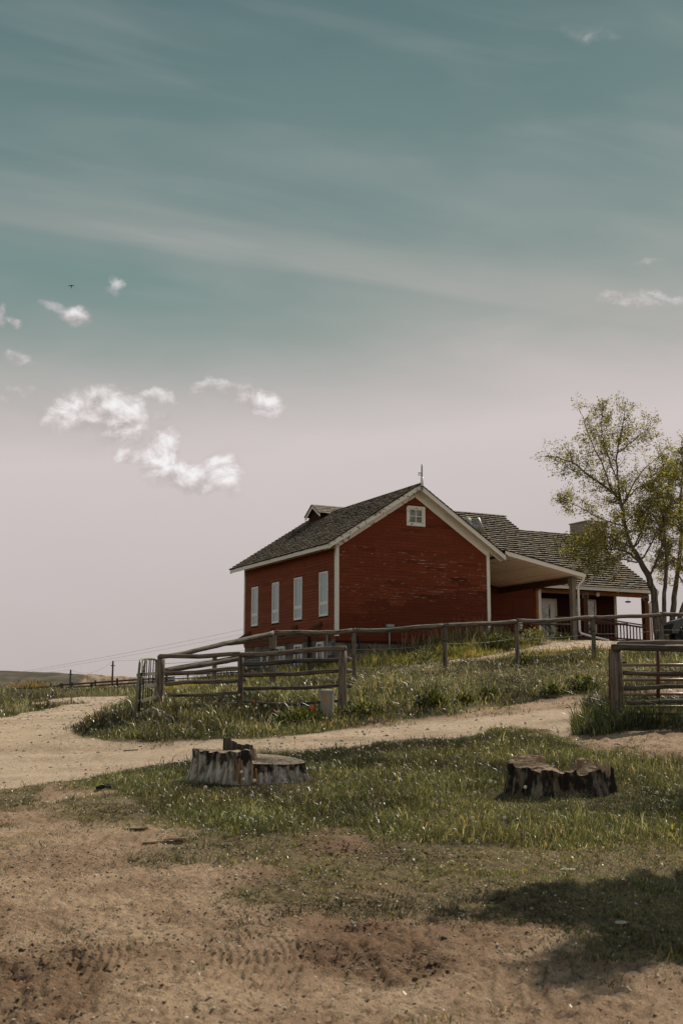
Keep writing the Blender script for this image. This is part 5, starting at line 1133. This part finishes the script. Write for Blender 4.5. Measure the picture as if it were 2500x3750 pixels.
grass_zone('fence_grass','dark tall grass crowding the foot of the thick right post','grass',160000,16.2,21,keepT,lambda x,y,k:(.10+.28*fbm(x,y,2.2,3))*rng.uniform(.5,1.3,len(x)),lambda x,y:rng.uniform(.007,.013,len(x)),[(.028,.036,.014),(.05,.06,.024),(.085,.09,.04),(.17,.15,.08)],(4,4,2,.5),lean=(.15,.9),rlim=.6)
# straw lying on the soil
x,y=scatter(16000,4.6,20,1.3); s_=rng.random(len(x))<(.12+.6*patch(x,y,1.1,.5,.7))*np.maximum(samp(soil,x,y),.25)*(1-samp(gravel,x,y)); x,y=x[s_],y[s_]
P=np.stack([x,y,gz(x,y)+.004],-1); a_=rng.random(len(x))*6.28; L_=rng.uniform(.012,.05,len(x)); d=np.stack([np.cos(a_)*L_,np.sin(a_)*L_,rng.uniform(-.002,.012,len(x))],-1); w_=np.stack([-np.sin(a_),np.cos(a_),a_*0],-1)*.0022
Vv=np.stack([P-d-w_,P+d-w_,P+d+w_,P-d+w_],1).reshape(-1,3); n=len(x)
tag(npmesh('straw',Vv,np.arange(4*n),np.full(n,4),'grass_blade',np.repeat(pick(n,[(.42,.33,.21),(.30,.21,.12),(.16,.10,.06)],(3,3,2)),4,0)),'dry straw bits scattered over the yard soil','straw',kind='stuff')
# stones: irregular little octahedra
def stones(name,label,x,y,r,cols,wts,flat=.6,matn='stone_bits'):
    n=len(x); c=np.stack([x,y,gz(x,y)+r*.12],-1); D8=np.array([(1,0,0),(0,1,0),(-1,0,0),(0,-1,0),(0,0,1),(0,0,-1)],float)
    J=D8[None]*rng.uniform(.6,1.25,(n,6,1))+rng.normal(0,.18,(n,6,3)); ro=rng.random(n)*6.28; ca,sa=np.cos(ro)[:,None],np.sin(ro)[:,None]
    Xr=J[...,0]*ca-J[...,1]*sa; Yr=J[...,0]*sa+J[...,1]*ca; J=np.stack([Xr*1.15,Yr*.9,J[...,2]*flat],-1)
    Vv=(c[:,None]+J*r[:,None,None]).reshape(-1,3); fc=np.array([(0,1,4),(1,2,4),(2,3,4),(3,0,4),(1,0,5),(2,1,5),(3,2,5),(0,3,5)]); F_=(np.arange(n)[:,None,None]*6+fc[None]).ravel()
    return tag(npmesh(name,Vv,F_,np.full(n*8,3),matn,np.repeat(pick(n,cols,wts,.2),6,0)),label,name.replace('_',' '),kind='stuff')
m,t,b=mat('stone_bits',.9,.15); t.put(b.inputs['Base Color'],t.attr('tint')); M['stone_bits']=m
x,y=scatter(150000,12,48,1.25); g_=samp(gravel,x,y); s_=(rng.random(len(x))<g_*(.25+.9*patch(x,y,1.2,.42,.62))); x,y=x[s_],y[s_]
stones('gravel_stones','loose gravel stones on the drive and path',x,y,np.minimum(.03,rng.lognormal(-4.75,.5,len(x)))*(.8+y/45),[(.36,.31,.25),(.22,.19,.155),(.12,.10,.085),(.44,.40,.34)],(3,4,2.2,1.2))
x,y=scatter(120000,4.6,18,1.15); g_=samp(soil,x,y)*(1-samp(gravel,x,y)); s_=(rng.random(len(x))<g_*(.08+.6*patch(x,y,1.6,.5,.68))); x,y=x[s_],y[s_]
stones('soil_pebbles','small pebbles in the yard soil',x,y,np.minimum(.014,rng.lognormal(-5.3,.5,len(x))),[(.34,.28,.21),(.24,.19,.14),(.13,.09,.06),(.48,.43,.37)],(3,3,3,.8))
x,y=scatter(90000,4.6,14,1.1); g_=np.maximum(samp(m_ch,x,y),np.maximum(samp(m_red,x,y)*.9,.10*samp(warm,x,y)*patch(x,y,1.5,.5,.65))); s_=(rng.random(len(x))<g_*(.1+.9*patch(x,y,3.0,.45,.62))); x,y=x[s_],y[s_]
stones('soil_clods','dark crumbly clods of turned soil',x,y,np.minimum(.022,rng.lognormal(-5.1,.5,len(x))),[(.05,.03,.018),(.095,.055,.032),(.16,.10,.06)],(3,3,1.5),.75)

x,y=scatter(9000,4.6,11,1.1); g_=samp(soil,x,y)*(1-samp(gravel,x,y)); s_=(rng.random(len(x))<g_*(.10+.7*patch(x,y,.9,.45,.66))); x,y=x[s_],y[s_]
stones('yard_stones','larger pebbles and crumbs lying on the yard soil',x,y,rng.uniform(.006,.017,len(x))*rng.uniform(.5,1.2,len(x)),[(.36,.28,.20),(.20,.13,.08),(.12,.075,.045),(.50,.44,.36)],(3,3,2,.8))
# dandelion clocks
seen=[(1530,2925),(555,2968)]
dz=[('standing in the tall grass around the stumps',10.6,19,'dandelion clocks in the grass around the stumps',44),('in the weeds under the log rails by the leaning gate',19.6,23.5,'dandelion clocks under the log rails',38),('scattered on the slope below the pole fence',22.5,34,'dandelion clocks on the slope',26)]
def clock_proto():
    o=empty('dandelion'); mb=MB(); mb.tube([(0,0,0),(.004,0,.5),(.0,0,1.0)],[.0022,.002,.0018],4,(.12,.13,.05)); mb.build('stem','grass_blade',o)
    mb=MB(); P=[[(.019*math.cos(k*.785)*math.cos(ph),.019*math.sin(k*.785)*math.cos(ph),.019*math.sin(ph)) for k in range(8)] for ph in (-1.5,-.9,-.3,.3,.9,1.5)]
    mb.grid(P,True,(.52,.50,.46),cap=True); h=mb.build('seed_head','fluff',o,smooth=True); return o
dp=clock_proto(); first=True
for lb_,y0,y1,grp,N in dz:
    c_=0
    while c_<N:
        x,y=scatter(1,y0,y1,1.6,.31); x,y=float(x[0]),float(y[0])
        if open_(np.array([x]),np.array([y]))[0]<.7 or not clear_stump(np.array([x]),np.array([y]))[0]: continue
        if grp.endswith('rails') and not(-4.2<x<1.3): continue
        hh=random.uniform(.14,.27)*(1 if y<20 else 1.15); z=float(gz(x,y))
        if first: o=dp; first=False; kids=list(o.children)
        else:
            o=dp.copy(); col.objects.link(o); kids=[]
            for ch in (dpk): k2=ch.copy(); col.objects.link(k2); k2.parent=o; kids.append(k2)
        dpk=kids if c_==0 and o is dp else dpk
        o.location=(x,y,z); sc_=random.uniform(.8,1.15)*(1 if y<20 else 1.2)
        for k2 in kids:
            if k2.name.startswith('stem'): k2.scale=(1,1,hh)
            else: k2.location=(0,0,hh); k2.scale=(sc_,)*3
        tag(o,'white dandelion clock '+lb_,'dandelion',grp); c_+=1
# leafy weeds: rosette clumps on the slope and by the path
def weed(name,label,px,py,D,r,h,n,cols,wts,lw=.03,ll=.10,group=None,mt='leaf',up=.5):
    x0=ray(px,py)[0]*D; zb=float(gz(x0,D)); k=rng.normal(0,1,(n,3)); k/=np.linalg.norm(k,axis=1)[:,None]; rad=rng.random(n)**.45
    P=np.stack([k[:,0]*r*rad,k[:,1]*r*rad,np.abs(k[:,2])*h*rad],-1); az=np.arctan2(k[:,1],k[:,0])+rng.normal(0,.7,n)
    d=np.stack([np.cos(az)*(1-up),np.sin(az)*(1-up),np.full(n,up)+rng.normal(0,.3,n)],-1)*(ll*rng.uniform(.6,1.3,n))[:,None]; sd=np.stack([-np.sin(az),np.cos(az),rng.normal(0,.3,n)],-1)*(lw*.5*rng.uniform(.6,1.3,n))[:,None]
    Vv=np.stack([P-sd*.3,P+d*.5-sd,P+d,P+d*.5+sd],1).reshape(-1,3)
    o=npmesh(name,Vv,np.arange(4*n),np.full(n,4),mt,np.repeat(pick(n,cols,wts,.28),4,0)); o.location=(x0,D,zb); tag(o,label,'weed',group); return o
dg=[(.032,.040,.015),(.058,.066,.024),(.10,.10,.04)]
W=[(1575,2598,22,.34,.30,700,'dark round weed clump nearest the drive, below the middle posts'),(1790,2568,23,.20,.22,300,'small dark weed clump on the slope by the drive edge'),(2130,2545,23.6,.36,.32,700,'bushy dark weed left of the thick right post'),(2020,2560,23,.28,.2,400,'low leafy weed on the dirt edge left of the bushy weed'),(1700,2585,22.4,.18,.16,250,'little weed clump between the two round clumps'),(1320,2625,21.2,.42,.22,600,'dark leafy clump to the right of the fence end post'),(1100,2640,20.4,.5,.25,800,'broad dark leafy patch left of the grey utility box'),(1560,2425,38,.7,.6,500,'dark bushy weed on the bank by the path start'),(1840,2362,44,.62,.62,700,'dark green bush beside the flower pot'),(1790,2358,44.5,.4,.5,300,'loose weed clump right under the flower pot'),(2055,2355,47,.42,.3,250,'low green tuft beside the foot of the big porch post'),(1915,2430,31,.30,.40,400,'tall weed at the foot of the lantern post'),(1960,2330,45.5,.65,.6,600,'pale weedy tuft in front of the plank table')]
for i,(px,py,D,r,h,n,lb_) in enumerate(W): weed('weed_clump',lb_,px,py,D,r,h,n,dg if 'pale' not in lb_ else [(.11,.12,.05),(.16,.15,.07)],(3,3,2) if 'pale' not in lb_ else (1,1),lw=.02+D*.0008,ll=.07+D*.002)
# lavender-grey flowering haze on the slope
def specks(name,label,n,y0,y1,keep,h0,h1,size,cols,wts,cat='flowers'):
    x,y=scatter(n,y0,y1,1.6); s_=rng.random(len(x))<keep(x,y); x,y=x[s_],y[s_]; s_=clear_stump(x,y)&clear_house(x,y); x,y=x[s_],y[s_]; n=len(x)
    P=np.stack([x,y,gz(x,y)+rng.uniform(h0,h1,n)],-1); a=rng.normal(0,1,(n,3)); a/=np.linalg.norm(a,axis=1)[:,None]; b_=np.cross(a,rng.normal(0,1,(n,3))); b_/=np.linalg.norm(b_,axis=1)[:,None]; s2=(size*rng.uniform(.6,1.4,n)*(y/20))[:,None]
    Vv=np.stack([P-a*s2,P-b_*s2*.6,P+a*s2,P+b_*s2*.6],1).reshape(-1,3); return tag(npmesh(name,Vv,np.arange(4*n),np.full(n,4),'leaf',np.repeat(pick(n,cols,wts,.2),4,0)),label,cat,kind='stuff')
specks('flower_haze','pale lavender grey flower heads over the slope weeds',60000,21,33,lambda x,y:purple(x,y)*open_(x,y)*.9,.10,.30,.011,[(.24,.21,.22),(.17,.15,.15),(.30,.27,.25)],(3,3,1))
specks('white_flowers','tiny white flower heads in the bank grass',4000,20,46,lambda x,y:open_(x,y)*.3*patch(x,y,.7,.5,.65),.12,.34,.009,[(.5,.47,.42)],(1,))
specks('yellow_flowers','tiny yellow flowers near the porch',2500,42,48,lambda x,y:(x>6)*open_(x,y)*.5,.3,.55,.012,[(.5,.36,.04)],(1,))
# dry seed-head stalks in front of the gable
def stalks(name,label,n,box,h):
    x=rng.uniform(box[0],box[1],n); v=rng.uniform(box[2],box[3],n); X_=A0[0]+UX*x-UY*v; Y_=A0[1]+UY*x+UX*v; P=np.stack([X_,Y_,gz(X_,Y_)],-1); hh=rng.uniform(.6,1.1,n)*h
    return tag(blades(name,P,hh,np.full(n,.022),rng.uniform(0,.25,n),pick(n,[(.22,.13,.075),(.30,.20,.12)],(1,1))),label,'grass',kind='stuff')
stalks('seed_stalks','reddish dry seed stalks in front of the gable wall',150,(2.2,6.9,-2.2,-.4),1.0)
grass_zone('bank_grass','bright tall grass heaped against the gable wall','grass',60000,36,50,lambda x,y:((x>0.3)&(x<6.9)).astype(float)*open_(x,y)*sstep(-( -(x-A0[0])*UY+(y-A0[1])*UX),4.2,1.2),lambda x,y,k:rng.uniform(.14,.40,len(x)),lambda x,y:rng.uniform(.018,.028,len(x)),[(.16,.16,.05),(.22,.205,.08),(.10,.11,.045)],(3,3,2),pw=1.6,sp=.2,lean=(.1,.6))
# orange brown willow at the foot of the hills
def bush(name,label,px,py,D,r,h,n,cols,wts,lw,ll,cat='shrub'):
    o=weed(name,label,px,py,D,r,h,n,cols,wts,lw,ll); o['category']=cat; return o
bush('willow_shrub','orange brown shrubs at the foot of the hills behind the ranch fence',118,2530,70,2.6,1.3,2500,[(.20,.13,.045),(.15,.10,.04),(.12,.10,.05)],(3,2,1),.08,.25)

# ================================================================ trees
def grow_tree(name,label,base,trunks,limbs,nleaf,leafcols,lw=.085,seed=1,group=None,twig_len=.9,crown_parts='crown',foot=None,dens=1.0):
    rs=random.Random(seed); rn=np.random.default_rng(seed)
    o=tag(empty(name,tuple(base)),label,'tree',group); B=Vector(base)
    tips=[]; tmb=[MB() for _ in range(1)]
    def smooth(pts,k=6,jit=.02):
        out=[]; n=len(pts)
        for i in range(n-1):
            p0=pts[max(i-1,0)];p1=pts[i];p2=pts[i+1];p3=pts[min(i+2,n-1)]
            for j in range(k):
                t=j/k; out.append(.5*((2*p1)+(-p0+p2)*t+(2*p0-5*p1+4*p2-p3)*t*t+(-p0+3*p1-3*p2+p3)*t**3)+Vector([rs.gauss(0,jit) for _ in range(3)]))
        out.append(pts[-1]); return out
    for tr_ in trunks:
        pts=smooth([Vector(p)-B for p,_ in tr_],5,.015); rr=np.interp(np.linspace(0,len(tr_)-1,len(pts)),range(len(tr_)),[r for _,r in tr_])
        mb=MB(); mb.tube(pts,list(rr),12,noise=.07); mb.build('trunk','bark',o,smooth=True)
    lmb=MB(); leafP=[]
    def branch(p,d,L,r,depth):
        n=max(3,int(L/.22)); pts=[p.copy()]; q=p.copy(); dd=d.copy()
        for i in range(n):
            dd=(dd+Vector((rs.gauss(0,.16),rs.gauss(0,.16),rs.gauss(.035,.13)))).normalized(); q=q+dd*(L/n); pts.append(q.copy())
        lmb.tube(pts,[max(.004,r*(1-.75*i/n)) for i in range(n+1)],5 if r<.03 else 6,cap=False)
        for i in range(1,n+1):
            t=i/n
            if depth<2 and rs.random()<(.85 if depth==0 else .6)*dens:
                sd=dd.orthogonal(); sd.rotate(Matrix.Rotation(rs.random()*6.28,3,dd)); nd=(dd*.75+sd*.8+Vector((0,0,.15))).normalized()
                branch(pts[i],nd,L*rs.uniform(.30,.55),r*.5*(1-.5*t),depth+1)
            if depth>=1 or t>.45: leafP.append((pts[i],depth))
    for lim in limbs:
        pts=[Vector(p)-B for p,_ in lim]; ps=smooth(pts,6,.02); rr=np.interp(np.linspace(0,len(lim)-1,len(ps)),range(len(lim)),[r for _,r in lim]); lmb.tube(ps,list(rr),8,noise=.05,cap=False)
        for i in range(2,len(ps)):
            t=i/len(ps)
            for _ in range(2 if t>.3 else 1):
                if rs.random()<.75*dens:
                    d=(ps[i]-ps[i-1]).normalized(); sd=d.orthogonal(); sd.rotate(Matrix.Rotation(rs.random()*6.28,3,d)); branch(ps[i],(d*.6+sd*.9+Vector((0,0,.12))).normalized(),twig_len*rs.uniform(.5,1.25)*(1.15-.5*t),max(.009,rr[i]*.42),0)
        leafP.append((ps[-1],1)); branch(ps[-1],(ps[-1]-ps[-2]).normalized(),twig_len*.7,rr[-1]*.8,1)
    lmb.build('branches','bark',o)
    pts=np.array([tuple(p) for p,_ in leafP]); 
    ci=rn.choice(len(pts),nleaf//3); C=np.repeat(pts[ci]+rn.normal(0,.11,(len(ci),3)),3,0); n=len(C); C+=rn.normal(0,.06,(n,3))
    a=rn.normal(0,1,(n,3)); a[:,2]-=.6; a/=np.linalg.norm(a,axis=1)[:,None]; b_=np.cross(a,rn.normal(0,1,(n,3))); b_/=np.linalg.norm(b_,axis=1)[:,None]; s=(lw*rn.uniform(.55,1.2,n))[:,None]
    Vv=np.stack([C,C+a*s*.55-b_*s*.5,C+a*s*1.15,C+a*s*.55+b_*s*.5],1).reshape(-1,3)
    npmesh('foliage',Vv,np.arange(4*n),np.full(n,4),'leaf',np.repeat(pick(n,leafcols,(3,3,2),.3),4,0),parent=o)
    return o
LC=[(.14,.13,.03),(.24,.215,.06),(.36,.32,.12)]
def tp_(px,py,D,r): return (tuple(at(px,py,D)),r*.78)
D=57.0
z0=float(gz(at(2410,2350,D)[0],D)); q=at(2410,2350,D)
TA=[tp_(2412,2365,D,.27),tp_(2402,2270,D,.24),tp_(2393,2180,D,.22),tp_(2375,2115,D,.20),tp_(2345,2060,D,.17),tp_(2315,2010,D,.14)]
TA2=[tp_(2440,2365,D+.6,.19),tp_(2432,2270,D+.6,.15),tp_(2432,2170,D+.6,.13),tp_(2440,2060,D+.5,.12),tp_(2432,1960,D+.5,.10)]
LA=[[tp_(2315,2010,D,.13),tp_(2290,1930,D,.11),tp_(2275,1850,D,.10),tp_(2240,1800,D,.08),tp_(2160,1745,D-.5,.06),tp_(2090,1690,D-1,.045),tp_(2010,1670,D-1.5,.02)],
 [tp_(2275,1850,D,.09),tp_(2262,1760,D,.07),tp_(2258,1660,D+.3,.055),tp_(2275,1580,D+.3,.04),tp_(2287,1500,D+.4,.02)],
 [tp_(2240,1800,D,.06),tp_(2205,1700,D+.6,.05),tp_(2160,1610,D+.6,.035),tp_(2130,1520,D+.8,.018)],
 [tp_(2262,1760,D,.05),tp_(2215,1640,D-.8,.035),tp_(2200,1560,D-1,.025),tp_(2210,1500,D-1,.014)],
 [tp_(2258,1660,D+.3,.05),tp_(2310,1620,D+.2,.035),tp_(2370,1570,D,.016)],
 [tp_(2275,1850,D,.07),tp_(2330,1790,D+1,.045),tp_(2400,1750,D+1.4,.03),tp_(2440,1710,D+1.5,.015)],
 [tp_(2345,2060,D,.09),tp_(2290,2020,D-1.4,.07),tp_(2220,2010,D-2.2,.05),tp_(2140,2000,D-3,.03),tp_(2060,1985,D-3.4,.015)],
 [tp_(2315,2010,D,.07),tp_(2240,1970,D-1,.05),tp_(2170,1980,D-1.6,.03),tp_(2110,2030,D-2,.015)],
 [tp_(2290,1930,D,.06),tp_(2200,1900,D+.6,.04),tp_(2110,1850,D+.8,.022),tp_(2060,1840,D+1,.01)],
 [tp_(2432,1960,D+.5,.09),tp_(2425,1880,D,.06),tp_(2400,1800,D,.04),tp_(2380,1730,D,.02)],
 [tp_(2375,2115,D,.08),tp_(2420,2000,D-1,.06),tp_(2400,1900,D-1,.04),tp_(2350,1850,D-1,.02)],
 [tp_(2315,2010,D,.06),tp_(2350,1960,D+.8,.05),tp_(2330,1880,D+1,.03)],
 [tp_(2275,1850,D,.06),tp_(2340,1740,D+1,.04),tp_(2420,1660,D+1.5,.02)],[tp_(2345,2060,D,.06),tp_(2400,1960,D+1,.045),tp_(2450,1850,D+1.4,.03),tp_(2460,1760,D+1.4,.015)],
 [tp_(2315,2010,D,.06),tp_(2370,1880,D-.6,.04),tp_(2400,1780,D-.8,.02)],[tp_(2345,2060,D,.06),tp_(2280,2050,D-2,.045),tp_(2210,2050,D-3,.03),tp_(2150,2075,D-3.4,.015)],[tp_(2290,1930,D,.05),tp_(2250,1960,D-1.5,.04),tp_(2190,1940,D-2.4,.02)]]
grow_tree('cottonwood','leafy cottonwood leaning over the wing roof and stone chimney',(q[0],D,z0),[TA,TA2],LA,31000,LC,.076,5,'cottonwoods at the porch end',1.0)
D=60.0; q=at(2455,2350,D); z0=float(gz(q[0],D))
TB=[tp_(2450,2365,D,.24),tp_(2462,2270,D,.20),tp_(2470,2170,D,.17),tp_(2485,2060,D,.14),tp_(2495,1950,D,.11)]
TB2=[tp_(2458,2365,D,.2),tp_(2488,2260,D+.2,.16),tp_(2520,2170,D+.3,.14),tp_(2560,2060,D+.4,.11)]
LB=[[tp_(2495,1950,D,.1),tp_(2490,1850,D,.08),tp_(2500,1740,D,.05),tp_(2495,1640,D,.02)],[tp_(2495,1950,D,.08),tp_(2450,1880,D,.05),tp_(2420,1800,D+1,.03),tp_(2450,1740,D+1,.015)],
 [tp_(2560,2060,D+.4,.1),tp_(2600,1900,D,.08),tp_(2620,1750,D,.05),tp_(2600,1620,D,.02)],[tp_(2485,2060,D,.07),tp_(2430,2000,D-.6,.05),tp_(2400,1930,D-.6,.02)],[tp_(2520,2170,D,.06),tp_(2470,2080,D-1,.04),tp_(2430,2050,D-1,.02)],[tp_(2560,2060,D,.07),tp_(2540,1950,D-1,.05),tp_(2540,1830,D-1,.03)],[tp_(2485,2060,D,.06),tp_(2520,2000,D-1.5,.04),tp_(2480,1900,D-1.5,.02)]]
grow_tree('cottonwood','second cottonwood at the right edge with two leaning trunks',(q[0],D,z0),[TB,TB2],LB,27000,LC,.072,9,'cottonwoods at the porch end',1.0)
# tree beside the yard, outside the picture, whose crown shades the lower right corner
def side_tree(bx,by,H,seed,lb_):
    zb=float(gz(bx,by)); rs=random.Random(seed); tr_=[[((bx,by,zb-.2),.22),((bx+.05,by,zb+2.0),.18),((bx,by+.05,zb+5.2),.13)]]; lm=[]
    for k in range(11):
        a=k*.571+rs.random()*.4; rad=rs.uniform(1.4,2.5); e_=rad*.42; h1=rs.uniform(5.6,6.4); h2=rs.uniform(6.0,7.6)
        lm.append([((bx,by+.05,zb+4.0+.1*k),.08),((bx+math.cos(a)*rad*.5,by+math.sin(a)*e_*.5,zb+h1),.05),((bx+math.cos(a)*rad,by+math.sin(a)*e_,zb+h2),.02)])
    grow_tree('yard_tree',lb_,(bx,by,zb),tr_,lm,19000,LC,.15,seed,None,.45)
side_tree(7.75,15.1,6.6,21,'broad tree just outside the right edge shading the yard')
